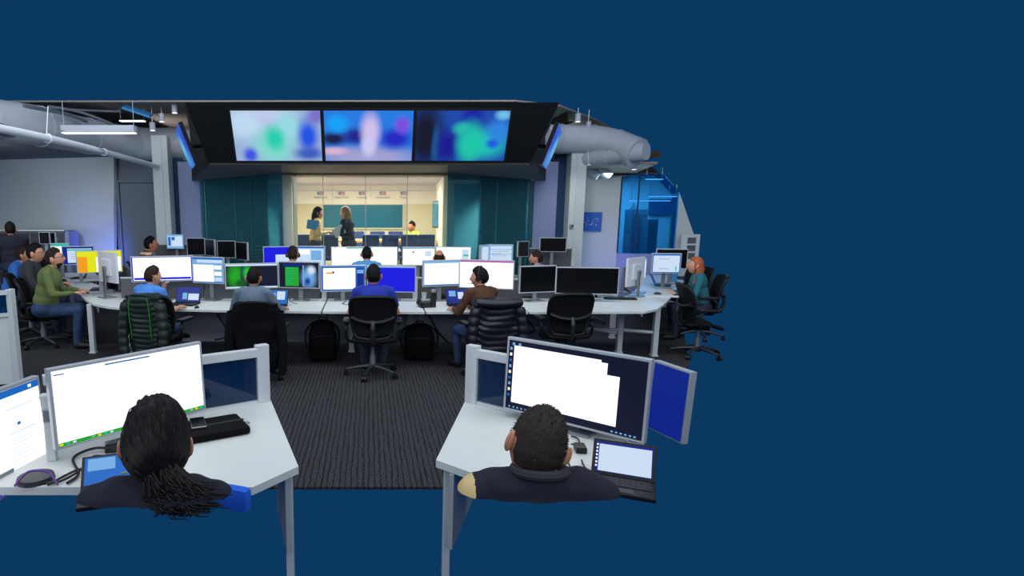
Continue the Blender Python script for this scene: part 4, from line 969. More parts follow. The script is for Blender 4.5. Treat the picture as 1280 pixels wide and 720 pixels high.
# cable arms and grey trunking between left wing and main row
t = empty('monitor_mount', on(150, 366), 0, 'tangled monitor arm with cables beside the pale monitor back', 'monitor arm')
o = Vector(on(150, 366))
MB().cone((0, 0, 0), (0, 0, .42), .022, .022, 12).box((0, 0, .01), (.14, .14, .02), bevel=.005).build('arm_post', M['metal'], t, True)
MB().tube([(0, 0, .38), (-.14, .1, .42), (-.25, -.02, .36)], .02, 8, 5).build('arm_link', M['metal'], t, True)
for k in range(5):
    MB().tube([(-.2 + .05 * k, -.02, .36), (-.12 + .04 * k, -.06, .2 + .02 * k), (-.05 + .05 * k, .02, .1), (.04 * k - .1, -.04, .02)], .008, 6, 5).build('arm_cable', M['cable'], t, True)
a, b = aty(146, 330, 9.6), aty(170, 352, 8.7)
tag(MB().slab([a + Vector((0, 0, .04)), b + Vector((0, 0, .12)), Vector((b.x, b.y, ZD)), Vector((a.x, a.y, ZD))], .04).build('desk_divider', M['grey']), 'slanting grey divider between left wing and the white monitor', 'divider')
# cupboards at the left wall
t = empty('storage_cupboard', (aty(45, 300, 13.15).x, 13.15, 0), 0, 'low grey cupboard with white top along the left wall', 'cupboard')
w_ = aty(75, 300, 13.1).x - aty(-10, 300, 13.1).x; zt = aty(45, 288.5, 13.1).z
MB().box((0, 0, zt / 2), (w_, .45, zt)).build('cupboard_body', M['grey'], t); MB().box((0, 0, zt + .012), (w_ + .04, .5, .025)).build('cupboard_top', M['frame'], t)
for k in (-.25, .25): MB().box((w_ * k, -.235, zt / 2), (w_ * .46, .02, zt - .1)).build('door', M['chairmetal'], t)
t = empty('storage_cabinet', (aty(83, 300, 13.1).x, 13.15, 0), 0, 'narrow lavender white cabinet right of the grey cupboard', 'cupboard')
zt = aty(82, 289, 13.1).z; MB().box((0, 0, zt / 2), (.28, .4, zt)).build('cabinet_body', M['lav'], t); MB().box((.02, -.205, zt / 2), (.2, .01, zt - .08)).build('door', M['lav'], t)
# curved low partition at the left edge
t = empty('curved_partition', (-4.9, 6.6, 0), 0, 'curved white low partition with blue glass at the left picture edge', 'partition'); o = Vector((-4.9, 6.6, 0))
pr = aty(17, 400, 6.75).x
def cp(u): return Vector((pr - 1.35 * u, 6.75 - .42 * math.sin(u * math.pi / 2) - .5 * u * u * 0, 0))
zt = 1.10; zm = .80
for nm, z0, z1, mt, th in (('lower_panel', 0.02, zm, 'column', .03), ('glass_pane', zm + .04, zt - .05, 'blueglass', .008), ('top_rail', zt - .05, zt, 'frame', .06), ('middle_rail', zm, zm + .04, 'frame', .05)):
    m = MB(); N = 14; outl = [cp(k / N) for k in range(N + 1)]
    out2 = [p + Vector((0, -th, 0)) for p in outl]; m.prism([(p.x, p.y) for p in outl + out2[::-1]], z0, z1); m.build(nm, M[mt], t, origin=o)
MB().box((pr, 6.74, .55), (.06, .09, 1.12), bevel=.006).build('end_post', M['frame'], t, origin=o)
# ================================================================ RIGHT WING
desk('worktop_desk', 'white worktop desk running back along the right wing', [W(853, 353.5), W(802, 353.5), W(792, 344), W(862, 344)], [], [(W(806, 353)[0], W(806, 353)[1], W(796, 345)[0], W(796, 345)[1], .1, .7)])
monitor(783, 803, 327, 352, 8.9, -138, [], 'monitor seen from its pale back beside the widest black monitor', group='right wing monitors', back='back', size=.55, h_=.42)
monitor(800, 812, 323, 350, 9.2, 58, [(.05, .1, .95, .92, 'scrsoft')], 'narrow angled monitor with pale blue picture', group='right wing monitors', base='scrlt')
monitor(816, 849.5, 316.5, 342, 9.7, -6, [(.03, .04, .97, .92, 'scrsoft'), (.25, .72, .6, .75, 'scrgrey'), (.25, .2, .6, .23, 'scrgrey'), (.83, .1, .87, .35, 'scrteal')], 'monitor with pale page at the right wing', group='right wing monitors', base='scrblue')
monitor(824, 855, 311, 336, 10.2, -14, [], 'switched off monitor standing behind the pale page screen', group='right wing monitors')
laptop((*atz(829, 357, ZD).xy, ZD), R(62), 'open black laptop at the right wing', [(.1, .1, .9, .9, 'scrnavy2')], 'scrblue', .36, ang=115)
t = empty('blue_cup', on(842, 352), 0, 'blue tumbler beside the right wing laptop', 'cup'); MB().cone((0, 0, 0), (0, 0, .2), .05, .065, 20).build('cup_wall', M['sh_sky'], t, True); MB().cone((0, 0, .2), (0, 0, .21), .067, .067, 20).build('lid', M['sh_blue'], t, True)
mouse(on(822, 368), 'black mouse at the front of the right wing', R(70))
t = empty('notebook', on(827, 371), R(-8), 'grey notebook lying at the rounded right desk corner', 'notebook'); MB().box((0, 0, .008), (.5, .16, .014), bevel=.003).build('cover', M['back'], t)
keyboard(on(851, 348), R(60), 'black keyboard on the right wing behind the tumbler')
t = empty('monitor_mount', on(778, 366), 0, 'monitor arm post with cables right of the black monitor', 'monitor arm')
MB().cone((0, 0, 0), (0, 0, .4), .022, .022, 12).box((0, 0, .01), (.14, .14, .02), bevel=.005).build('arm_post', M['metal'], t, True)
MB().tube([(0, 0, .38), (.08, .02, .42), (.2, .0, .38)], .02, 8, 5).build('arm_link', M['metal'], t, True)
for k in range(4): MB().tube([(.02 + .04 * k, -.02, .36), (.04 + .04 * k, -.05, .2), (.02 * k, .0, .08), (.1, -.05, .01)], .008, 6, 5).build('arm_cable', M['cable'], t, True)
person('person with auburn hair in a teal top typing at the right wing', (870, 322), 9.2, R(72), 'sh_teal', 'jeansdark', 'hairred', 'long', 'skin', lean=.1, head_pitch=-12)
chair(aty(874, 400, 8.1).x, 8.1, R(-98), 'black mesh chair at the right edge, nearest the table corner')
chair(aty(876, 400, 9.3).x, 9.3, R(75), 'black chair carrying the teal top')
chair(aty(864, 330, 10.6).x, 10.6, R(110), 'black chair behind the auburn haired person')
# pin board and poster
pa = aty(852, 293, 12.2); pb = aty(872, 328, 12.2); c = (pa + pb) / 2
t = empty('pin_board', c, 0, 'white board with grey photographs beside the blue window', 'board')
MB().box((0, 0, 0), (pb.x - pa.x, .03, pa.z - pb.z), bevel=.004).build('board_panel', M['column'], t)
for k in range(3): MB().box((.02, -.018, .16 - .155 * k), (.17, .006, .12)).build('photo_print', M['grey'], t)
A2 = aty(730, 265, 12.5 - .1)
ang = math.atan2(B.y - A.y, B.x - A.x); pc = A + (B - A) * .27; pz = aty(740, 277, pc.y).z
t = empty('poster', (pc.x - .02, pc.y - .03, pz), ang, 'blue square poster with scattered small dots on the white wall', 'poster')
pc2 = aty(740.5, 277, 13.0); t.location = (pc2.x - .03, pc2.y - .05, pc2.z)
pc3 = A + (B - A) * ((pc2.x - A.x) / (B.x - A.x)); t.location = (pc3.x - .03, pc3.y - .04, aty(740, 277, 13.0).z)
MB().box((0, 0, 0), (.40, .02, .40), bevel=.003).build('poster_board', mat('poster_blue', (24, 84, 170), .6), t)
rr = random.Random(4); m1 = MB(); m2 = MB()
for k in range(26): (m1 if k % 4 else m2).box((rr.uniform(-.15, .15), -.0125, rr.uniform(-.09, .09)), (.014, .004, .014))
m1.build('dot_pattern', M['column'], t); m2.build('dot_pattern', mat('poster_red', (200, 70, 90), .6), t)
t = empty('wall_switch', (aty(714, 283, 12.53).x, 12.53, aty(714, 283, 12.53).z), 0, 'small wall control box on the right column', 'switch'); MB().box((0, 0, 0), (.07, .03, .09), bevel=.004).build('switch_box', M['metal'], t); MB().box((.02, -.02, .01), (.03, .02, .03)).build('knob', M['dark'], t)
# things in the blue room
for k, (x0, x1, y0, y1, lab) in enumerate(((786, 805, 262, 305, 'tall grey cabinet behind the blue glass, left of two'), (806, 818, 274, 312, 'grey cabinet behind the blue glass, right of two'))):
    a = aty(x0, y0, 14.2 - k * .4); b = aty(x1, y0, 14.2 - k * .4); t = empty('office_cabinet', ((a.x + b.x) / 2, a.y, 0), 0, lab, 'cabinet')
    MB().box((0, 0, a.z / 2), (b.x - a.x, .4, a.z)).build('cabinet_body', M['walldark'], t); MB().box((0, -.21, a.z * .75), ((b.x - a.x) * .92, .015, a.z * .4)).build('door', M['grey'], t)
p = aty(792, 262, 14.2); tag(MB().cone(p, p + Vector((0, 0, .16)), .1, .005, 4).build('desk_pyramid', M['grey'], None, origin=p), 'small dark pyramid on top of the tall cabinet behind blue glass', 'ornament')
a = aty(812, 249, 15.8); b = aty(845, 268, 15.8)
tag(MB().box((0, 0, 0), (b.x - a.x, .05, a.z - b.z)).build('roller_shade', M['recess'], None), 'dark roller shade over the window of the blue room', 'blind').location = (a + b) / 2
pendant(788, 837, 248.5, 13.6, 'long linear lamp glowing behind the blue glass, lower one', .04, .3)
pendant(812, 846, 243, 13.1, 'linear lamp glowing behind the blue glass, upper one', .04, .2)
# ================================================================ SECOND ROW behind the main row
ZD2 = .80
def strip(label, x0, x1, py0, Y0, Y1, z=.73, group=None, posts=True):
    a = aty(x0, py0, Y0).x; b = aty(x1, py0, Y0).x
    return desk('worktop_desk', label, [(a, Y0), (b, Y0), (b, Y1), (a, Y1)], [(a + .08, Y1 - .1), (b - .08, Y1 - .1)], [(a, Y1 - .05, b, Y1 - .05, .1, .7)], z=z, group=group)
strip('long white worktop desk of the second row before the glass', 325, 592, 350, 10.35, 11.1)
strip('white worktop desk of the second row on the right', 598, 725, 340, 10.2, 11.0)
strip('white worktop desk of the third row on the left', 195, 318, 330, 11.0, 11.7)
strip('white worktop desk of the third row on the right', 640, 728, 320, 11.35, 11.95)
G2 = 'lit monitors of the second row'
monitor(330, 366, 308, 333, 10.7, 10, [(.4, .02, .98, .6, 'scrsoft')], 'monitor with deep blue desktop left of the round headphones', group=G2, base='scrdeep')
monitor(367, 407, 307.5, 333, 10.7, -8, [(.03, .04, .97, .9, 'scrsoft'), (.05, .6, .5, .85, 'scr'), (.55, .3, .9, .8, 'scrlt'), (0, .93, 1, 1, 'scrblue')], 'monitor with pale blue documents right of the round headphones', group=G2, base='scrlt')
monitor(414, 456, 308.5, 332, 10.7, 6, [(.45, .94, 1, 1, 'scrteal')] + doc(3, 8, .05, .3, .5, .85, 'scrsoft'), 'blank white monitor left of the sky blue shirt', group=G2, base='scr')
monitor(456, 497, 308.5, 332, 10.7, -5, [(0, .94, .2, 1, 'scrteal')], 'blank white monitor right of the sky blue shirt', group=G2, base='scr')
monitor(502.5, 544, 308.5, 332, 10.7, 4, [(0, .93, 1, 1, 'scrlt'), (.3, .7, .36, .78, 'scrnavy2'), (.7, .5, .9, .8, 'scrsoft')], 'white monitor with pale blue title bar left of the bald head', group=G2, base='scr')
monitor(545, 588, 308.5, 332, 10.7, -6, [(.75, .05, .95, .9, 'scrsoft'), (.8, .5, .95, .6, 'scrteal')], 'white monitor with pale side column above the bald head', group=G2, base='scr')
monitor(604, 612, 305.5, 328, 10.9, 50, [(.1, .1, .9, .9, 'scrsoft')], 'narrow angled light blue monitor at the second row end', group=G2, base='scrlt', size=.45)
monitor(611, 641, 305.5, 327, 10.8, -3, [(.04, .04, .96, .94, 'scrsoft'), (.04, .7, .96, .74, 'scrlt'), (.04, .4, .96, .44, 'scrlt')] + doc(4, 2, .1, .9, .1, .65), 'light blue document monitor left of the dark upright one', group=G2, base='scrlt')
G3 = 'unlit monitors of the back rows'
monitor(645, 663, 301.5, 321, 10.9, 28, [], 'dark square monitor right of the light blue documents', group=G3)
monitor(675.5, 707, 297, 315, 11.6, -6, [], 'dark monitor mounted high by the right column', group=G3)
monitor(233, 257, 297.5, 319, 11.3, -6, [], 'dark monitor right of the small blue interface screen', group=G3)
monitor(257.5, 267.5, 299, 320, 11.35, -52, [], 'narrow angled dark monitor in the left back row, first pair', group=G3, size=.42)
monitor(271, 295, 301, 322.5, 11.0, -6, [], 'dark monitor left of the deep blue desktop', group=G3)
monitor(295.5, 308, 302.5, 325, 11.05, -50, [(.1, .1, .9, .8, 'scroff')], 'narrow angled dark monitor in the left back row, second pair', group=G3, size=.45)
monitor(207.5, 230, 293, 311, 11.9, -6, [(.05, .15, .98, .9, 'scrsoft'), (.08, .2, .25, .85, 'scrblue'), (.3, .6, .5, .85, 'scrblue')], 'small monitor with blue interface beside the striped sweater', group='lit back row monitors', base='scrlt')
person('person with round headphones at the second row', (366, 310), 10.15, R(0), 'sh_grey', 'jeansdark', 'hairbrown', 'short', 'skin', headset='nomic', thick=.04, scale=1.02)
person('person in a sky blue shirt with short dark hair at the second row', (458.5, 309), 10.15, R(0), 'sh_sky', 'jeansdark', 'hairblack', 'buzz', 'skin', scale=1.03)
person('person with a balding crown at the second row', (549, 317.5), 10.1, R(0), 'sh_grey', 'jeansdark', 'hairbrown', 'bald', 'skin2', scale=.985)
person('person with bald patch and beard looking left at the second row', (671, 313.5), 9.9, R(35), 'sh_lav', 'jeansdark', 'hairbrown', 'buzz', 'skin', beard=True, scale=.99, head_yaw=20)
person('person in a brown and cream striped sweater at the back left', (188, 293), 11.6, R(-62), 'striped', 'jeansdark', 'hairblack', 'short', 'skin2', lean=.15, head_pitch=-15, scale=1.1)
chair(aty(181, 330, 11.8).x, 11.75, R(-62), 'black chair carrying the striped sweater')
chair(aty(727, 330, 10.9).x, 10.6, R(-60), 'empty black chair before the white right wall, nearer one')
chair(aty(716, 330, 11.0).x - .1, 10.75, R(-50), 'empty black chair before the white right wall, partly hidden one')
a, b = aty(190, 308, 12.1), aty(224, 308, 12.1)
divider('grey fabric divider beside the striped sweater', aty(194, 308, 12.1).x, aty(236, 308, 12.1).x, 12.1, .73, aty(200, 306, 12.1).z, [])
divider('grey fabric divider behind the monitor by the right column', aty(662, 312, 12.0).x, aty(716, 312, 12.0).x, 12.0, .73, aty(680, 311, 12.0).z, [aty(716, 312, 12).x])
divider('grey divider along the second row of desks', aty(326, 330, 11.14).x, aty(594, 330, 11.14).x, 11.14, .73, .98, [aty(350, 330, 11.1).x, aty(410, 330, 11.1).x, aty(500, 330, 11.1).x])
desk_phone((aty(644, 332, 10.6).x, 10.6, .73), 0, 'black desk phone before the dark square monitor')
desk_phone((aty(695, 325, 10.7).x, 10.7, .73), 0, 'black desk phone at the back right worktop')
# ================================================================ MEETING ROOM
zf = .45
a, b = aty(355, 300, 14.2), aty(545, 300, 14.2)
t, o_ = desk('meeting_table', 'long oak meeting table inside the glass room', [(-1.68, 13.8), (1.55, 13.8), (1.55, 14.7), (-1.68, 14.7)], [], [], z=1.33, th=.05, m='wood', cat='table')
for x in (-1.3, 0, 1.3): MB().box((x, 0, (1.28 + zf) / 2), (.1, .5, 1.28 - zf), bevel=.01).build('leg', M['frame'], t)
def mchair_proto():
    t = empty('meeting_chair', (0, 0, 0))
    MB().box((0, -.2, .74), (.44, .05, .46), Matrix.Rotation(R(8), 3, 'X'), .02).build('backrest', M['bluechair'], t, True)
    MB().box((0, .02, .47), (.46, .46, .07), bevel=.025).build('seat', M['bluechair'], t, True)
    for s in (-1, 1):
        MB().tube([(s * .21, -.2, .6), (s * .24, -.05, .66), (s * .24, .12, .64), (s * .23, .15, .46)], .014, 6, 4).build('armrest', M['metal'], t, True)
        for q in (-1, 1): MB().cone((s * .18, q * .18, .44), (s * .22, q * .22, .0), .014, .012, 8).build('leg', M['metal'], t)
    return t
mp = mchair_proto(); first = True
frt = [(384, 'leftmost front chair'), (413, 'second front chair, behind the patterned coat'), (463.5, 'front chair right of the dark blazer'), (487.5, 'front chair in the middle of the glass room'), (511, 'front chair left of the lime shirt'), (532, 'front chair nearest the right wall screen')]
bck = [(446, 'back chair nearest the dark blazer'), (472, 'back chair under the middle of the teal board'), (495, 'back chair under the right end of the teal board')]
for i, (px, lab) in enumerate(frt + bck):
    c = mp if first else copy_tree(mp); first = False
    Y = 13.35 if i < 6 else 15.1
    c.location = (aty(px, 300, Y).x, Y, zf + (.06 if i < 6 else .05)); c.rotation_euler = (0, 0, 0 if i < 6 else R(180)); c.scale = (.84, .84, 1.07)
    c.location.z = zf
    tag(c, 'navy blue meeting chair, ' + lab, 'chair', 'navy meeting chairs')
a = aty(404, 256, 16.0); b = aty(503, 284.5, 16.0); cc = (a + b) / 2
t = empty('wall_board', (cc.x, 15.99, cc.z), 0, 'wide teal glass board on the cream back wall', 'board')
MB().box((0, .02, 0), (b.x - a.x + .08, .06, a.z - b.z + .08), bevel=.005).build('board_frame', M['cream'], t)
MB().box((0, -.015, 0), (b.x - a.x, .02, a.z - b.z)).build('board_glass', M['tealboard'], t)
cities = [(400.5, 'Redmond'), (427, 'New York'), (452.5, 'London'), (478.5, 'Hyderabad'), (504.5, 'Tokyo')]
redm, navm, whm = mat('clock_red', (196, 44, 70), .5), mat('clock_navy', (36, 40, 66), .5), M['column']
inkm = mat('ink', (40, 40, 44), .7)
for k, (px, n) in enumerate(cities):
    p = aty(px, 241.5, 16.02)
    t = empty('wall_clock', p, 0, 'small red and navy wall clock named %s' % n, 'clock', 'row of city clocks')
    MB().box((0, 0, 0), (.165, .03, .085), bevel=.003).build('clock_case', navm, t)
    MB().box((.03, -.018, 0), (.09, .006, .065)).build('clock_face', redm, t)
    text_mesh('clock_digits', ('07:25', '10:25', '15:25', '20:55', '00:25')[k], .05, whm, t, (.005, -.022, -.018))
    text_mesh('city_name', n, .085, inkm, t, (0, -.005, -.135))
p = aty(548.5, 268, 14.2); hw = .42
t = empty('wall_screen', (p.x, 14.2, p.z), 0, 'dark teal screen fixed to the right wall of the glass room', 'screen')
q0 = aty(541, 268, 14.5); q1 = aty(555, 268, 13.3); ang = math.atan2(q1.y - q0.y, q1.x - q0.x)
t.location = ((q0 + q1) / 2); t.rotation_euler = (0, 0, ang + math.pi * 0)
L = (q1 - q0).length; hh = .62
MB().box((0, 0.02, 0), (L, .06, hh), bevel=.006).build('screen_casing', M['dark'], t); MB().box((0, -.015, 0), (L - .05, .01, hh - .05)).build('display', M['tealboard'], t)
def shirt_extra(hm, T): pass
pA = person('person standing in a patterned cream coat with long black hair holding papers', (397.5, 260.8), 12.55, R(-82), 'sh_tan', 'jeansdark', 'hairblack', 'long', 'skin', pose='stand', top=zf, hl=(-.16, .30, 1.18), hr=(.10, .30, 1.20), scale=.925)
pB = person('person standing in a dark blazer with long light hair holding white papers', (431.5, 260.5), 12.55, R(72), 'sh_navy', 'sh_navy', 'hairlight', 'long', 'skin', pose='stand', top=zf, hl=(-.12, .30, 1.16), hr=(.14, .28, 1.16), scale=.93, wide=1.1)
pC = person('person in a lime shirt seated leaning at the meeting table', (514.5, 281.5), 14.95, R(135), 'sh_lime', 'jeansdark', 'hairbrown', 'short', 'skin2', top=zf, lean=.15, head_roll=-12, scale=.95)
for (px, py, Y, ang, lab) in ((391, 281, 12.3, .15, 'pale blue paper sheets held by the patterned coat'), (423.5, 289, 12.3, -.55, 'white paper sheets held by the dark blazer')):
    p = aty(px, py, Y); o = tag(MB().box((0, 0, 0), (.24, .008, .19), bevel=.001).build('paper_sheet', M['sh_sky' if ang > 0 else 'column'], None), lab, 'paper'); o.location = p; o.rotation_euler = (.2, ang, .1)
# ================================================================ FOREGROUND
ZF = .85
def WF(px, py): return tuple(atz(px, py, ZF).xy)
# left desk
lf = [WF(338, 499), WF(373, 583), WF(316, 609), WF(150, 609), WF(-30, 609), WF(-60, 585), WF(20, 556), WF(60, 548)]
t, o = desk('foreground_desk', 'white foreground desk on the left with ponytailed person', lf, [], [], z=ZF, th=.035)
lg = atz(366, 588, ZF - .035); MB().box((lg.x - o.x - .02, lg.y - o.y, (ZF - .035) / 2), (.035, .035, ZF - .035), bevel=.005).build('leg', M['frame'], t)
x0, y0 = atz(360, 586, ZF).xy; x1, y1 = atz(330, 600, ZF).xy
# right desk
rf = [WF(581, 502), WF(640, 517), WF(740, 543), WF(806, 556), WF(800, 568), WF(752, 592), WF(690, 609), WF(640, 609), WF(545, 575)]
t2, o2 = desk('foreground_desk', 'white foreground desk on the right with close cropped person', rf, [], [], z=ZF, th=.035)
lg = atz(555, 583, ZF - .035); MB().box((lg.x - o2.x + .02, lg.y - o2.y + .02, (ZF - .035) / 2), (.035, .035, ZF - .035), bevel=.005).build('leg', M['frame'], t2)
for (tt, oo, pa, pb) in ((t, o, (356, 588), (344, 520)), (t2, o2, (562, 583), (590, 512))):
    a = atz(*pa, ZF); b = atz(*pb, ZF); MB().slab([(a.x, a.y, .45), (b.x, b.y, .3), (b.x, b.y, ZF - .04), (a.x, a.y, ZF - .04)], .02).build('side_panel', M['panel'], tt, origin=oo)
# glazed divider screens
def glazed(label, base_pts, htop, postx, flip):
    """base_pts: two desk points (px) of the divider foot; post at the first"""
    a = atz(*base_pts[0], ZF); b = atz(*base_pts[1], ZF); d = (b - a).normalized(); L = (b - a).length; n = Vector((-d.y, d.x, 0)); up = Vector((0, 0, 1))
    t = empty('glazed_divider', a, 0, label, 'divider', 'glazed white framed desk dividers')
    r = Matrix((d, n, up)).transposed()
    c = lambda s, z: d * s + up * z
    MB().box(c(.0, htop / 2 + .01), (.075, .05, htop + .02), r, .004).box(c(.0, htop / 2 + .01) - n * .026, (.01, .006, htop), r).build('post', M['frame'], t)
    MB().box(c(L / 2, htop - .025), (L, .045, .05), r, .004).build('top_rail', M['frame'], t)
    MB().box(c(L / 2, .008), (L, .03, .016), r).build('bottom_rail', M['frame'], t)
    MB().box(c(L / 2, htop / 2 - .01), (L - .04, .008, htop - .06), r).build('glass_pane', M['darkglass'], t)
glazed('white framed glass divider at the right end of the left foreground desk', [(329, 502), (60, 549)], .33, 0, 1)
glazed('white framed glass divider at the left end of the right foreground desk', [(590, 503), (785, 552)], .33, 0, 1)
# foreground monitors placed by their top corners
def fmon(TL, TR, YL, w, h, patches, base, label, desk=ZF, tilt=-3):
    """TL, TR: where the upper corners are seen; equal height fixes the depth of the right one"""
    a = aty(*TL, YL); b = atz(*TR, a.z); yaw = math.atan2(b.y - a.y, b.x - a.x); w = w or (b - a).length; c = a + (b - a).normalized() * w / 2
    px = CX; t = monitor(0, 10, 0, 10, 3, 0, patches, label, desk=desk, base=base, size=w, h_=h, stand=False, tilt=tilt)
    for ch in t.children:
        for v in ch.data.vertices: v.co.z += (a.z - h / 2 - desk) - (aty(5, 5, 3).z - desk)
    t.location = (c.x, c.y, desk); t.rotation_euler = (0, 0, yaw)
    z = a.z - h / 2 - desk
    sd_ = MB().box((0, .06, z / 2), (.07 if w > .4 else .04, .03, z), bevel=.006)
    if w > .4: sd_.box((0, .05, z), (.12, .05, .12), bevel=.01)
    sd_.build('stand', M['metal'], t)
    MB().box((0, .05, .008), ((.22, .14, .016) if w > .4 else (.1, .08, .016)), bevel=.006).build('foot', M['metal'], t)
    print(label, 'w', round(w, 2), 'yaw', round(math.degrees(yaw)), 'L', a[:], 'R', b[:])
    return t
toolbar = [(.0, .955, 1, 1, 'scr'), (.32, .955, .62, .975, 'scrblue'), (0, 0, 1, .045, 'scrgreen')] + [(k / 26 + .005, .008, k / 26 + .025, .035, ('scryel', 'scrteal', 'scrsoft')[k % 3]) for k in range(26)] + [(.01, .94, .07, .955, 'scrblue')]
fmon((59, 462), (252, 427), 2.5, None, .366, toolbar, 'scr', 'very wide foreground monitor with blank white screen behind the ponytailed person')
doc2 = [(0, .93, 1, 1, 'scrblue'), (0, 0, 1, .05, 'scrpurple'), (.9, .95, .93, .98, 'scr'), (.55, .84, .58, .86, 'scrmag'), (.76, .62, .79, .65, 'scrblue')] + doc(18, 12, .08, .55, .08, .8, 'scrsoft') + doc(9, 14, .68, .92, .12, .5, 'scrsoft') + [(.68, .55, .93, .56, 'scrsoft'), (.68, .8, .93, .81, 'scrsoft')] + [(k * .035 + .55, .012, k * .035 + .57, .038, 'scrlt') for k in range(8)]
fmon((-118, 530), (50, 469), 2.05, None, .47, doc2, 'scr', 'foreground monitor with a text page at the left picture edge')
icons = [(.012, .86 - k * .085, .03, .90 - k * .085, ('scrlt', 'scr', 'scrblue')[k % 3]) for k in range(9)] + [(.08, .93, .1, .97, 'scrlt'), (.03, .93, .05, .97, 'scrlt')] + [(.03 + k * .033, .02, .042 + k * .033, .045, 'scrlt') for k in range(14)]
icons += [(.045, .10, .60, .93, 'scr'), (.6, .10, .70, .93, 'scr'), (.7, .10, .83, .75, 'scr'), (.62, .10, .72, .90, 'scr'), (.70, .74, .745, .90, 'scr')] + [(.80 + k * .03, .02, .815 + k * .03, .04, 'scrlt') for k in range(6)]
fmon((634, 421), (815, 450), 3.2, None, .405, icons, 'scrnavy', 'wide foreground monitor with stepped white window on navy desktop')
fmon((817, 450), (862, 465), 3.0, .25, .36, [(0, .0, 1, 1, 'scrnavy2')], 'scrnavy2', 'foreground monitor with royal blue screen at the right edge')
def onf(px, py, dz=0): p = atz(px, py, ZF + dz); return (p.x, p.y, ZF + dz)
# laptop sleeve with phone
a = Vector(onf(262, 541)); e = Vector(onf(285, 537)) - Vector(onf(240, 545)); ang = math.atan2(e.y, e.x)
t = empty('laptop_sleeve', a, ang, 'black zipped laptop sleeve lying on the left foreground desk', 'sleeve')
MB().box((0, 0, .022), (.36, .25, .04), bevel=.016).build('sleeve_body', M['blackfab'], t, True); MB().box((.03, -.0, .043), (.30, .022, .003)).build('stripe', M['chairmetal'], t)
MB().tube([(.17, -.03, .02), (.205, -.02, .02), (.205, .0, .02), (.18, .01, .025)], .004, 6, 4).build('pull_tab', M['metal'], t)
t = empty('smartphone', (a.x - .06, a.y + .01, ZF + .045), ang - .15, 'black smartphone lying on top of the laptop sleeve', 'phone'); MB().box((0, 0, .005), (.075, .15, .009), bevel=.004).build('phone_body', M['metal'], t); MB().box((0, 0, .010), (.068, .14, .002)).build('phone_glass', M['scroff'], t)
# laptop at bottom left
a = Vector(onf(143, 622)); lp = laptop(a, R(20), 'laptop with blue screen below the blank wide monitor', [(.05, .5, .5, .95, 'scrlt')], 'scrblue', .26, ang=150)
lp.location = onf(143, 622)
t = empty('power_adapter', onf(150, 563), R(20), 'black power brick near the blank wide monitor', 'adapter'); MB().box((0, 0, .016), (.13, .05, .03), bevel=.006).build('adapter_body', M['black'], t)
cable([onf(150, 563, .02), onf(120, 560, .02), onf(92, 572, .01), onf(98, 592, .01), onf(84, 604, .01)], 'thick black cable looping over the left foreground desk', .006)
cable([onf(147, 574, .01), onf(118, 570, .04), onf(100, 588, .02), onf(70, 603, .01), onf(40, 600, .01)], 'thin black cable trailing to the left desk corner', .005)
cable([onf(137, 583, .01), onf(120, 583, .01), onf(95, 588, .01), onf(60, 606, .01)], 'black cable with ferrite bead under the blank monitor', .005)
cable([onf(18, 608, .01), onf(35, 590, .05), onf(60, 590, .05), onf(72, 606, .01)], 'purple cable arc at the bottom left', .005, 'purple')
for (px, py, lab) in ((134, 571, 'upper'), (126, 583, 'lower')):
    p = onf(px, py, .012); tag(MB().cone((p[0] - .015, p[1], p[2]), (p[0] + .015, p[1], p[2]), .011, .011, 10).build('ferrite_bead', M['black'], None), '%s black ferrite bead on the desk cables' % lab, 'cable bead')
t = empty('desk_grommet', onf(45, 600), 0, 'dark round monitor foot under the left edge monitor', 'foot'); MB().cone((0, 0, 0), (0, 0, .02), .075, .07, 24).build('foot_disc', M['chairmetal'], t, True)
# white desk post between the two left monitors
t = empty('desk_post', onf(66, 575), R(12), 'white upright post between the two left foreground monitors', 'post'); MB().box((0, .0, .15), (.04, .04, .30), bevel=.005).build('post_body', M['frame'], t); MB().box((0, 0, .305), (.055, .05, .015), bevel=.004).build('cap', M['column'], t); MB().box((0, -.024, .22), (.035, .012, .06), bevel=.004).build('clip', M['metal'], t)
# right desk things
p = onf(725, 564); t = empty('power_adapter', p, R(-8), 'black power adapter lying right of the close cropped head', 'adapter'); MB().box((0, 0, .016), (.05, .075, .03), bevel=.006).build('adapter_body', M['black'], t)
cable([onf(727, 575, .01), onf(731, 584, .01), onf(738, 590, .01)], 'short black adapter cable on the right foreground desk', .004)
cable([onf(714, 545, .01), onf(722, 548, .01), onf(724, 556, .03), onf(714, 555, .02)], 'small black cable loop above the power adapter', .004)
cable([onf(708, 572, .01), onf(713, 585, .01), onf(716, 596, .01)], 'black headset cable dropping beside the cropped head', .004)
lp = laptop(onf(777, 612), R(-24), 'open laptop with pale page at the lower right edge', [(.06, .02, .98, .92, 'scrsoft')] + [(.01, .86 - k * .12, .04, .92 - k * .12, 'scr') for k in range(7)], 'scrnavy2', .25, ang=128)
# blue garment edge at the ponytailed person's elbow
bcp = aty(294, 619, 2.05); ch = empty('task_chair', bcp, R(-20), 'bright blue chair back corner beside the ponytailed person', 'chair'); MB().box((0, 0, -.01), (.12, .05, .09), bevel=.024).build('backrest', mat('bright_blue_fabric', (16, 92, 210), .8), ch, True)
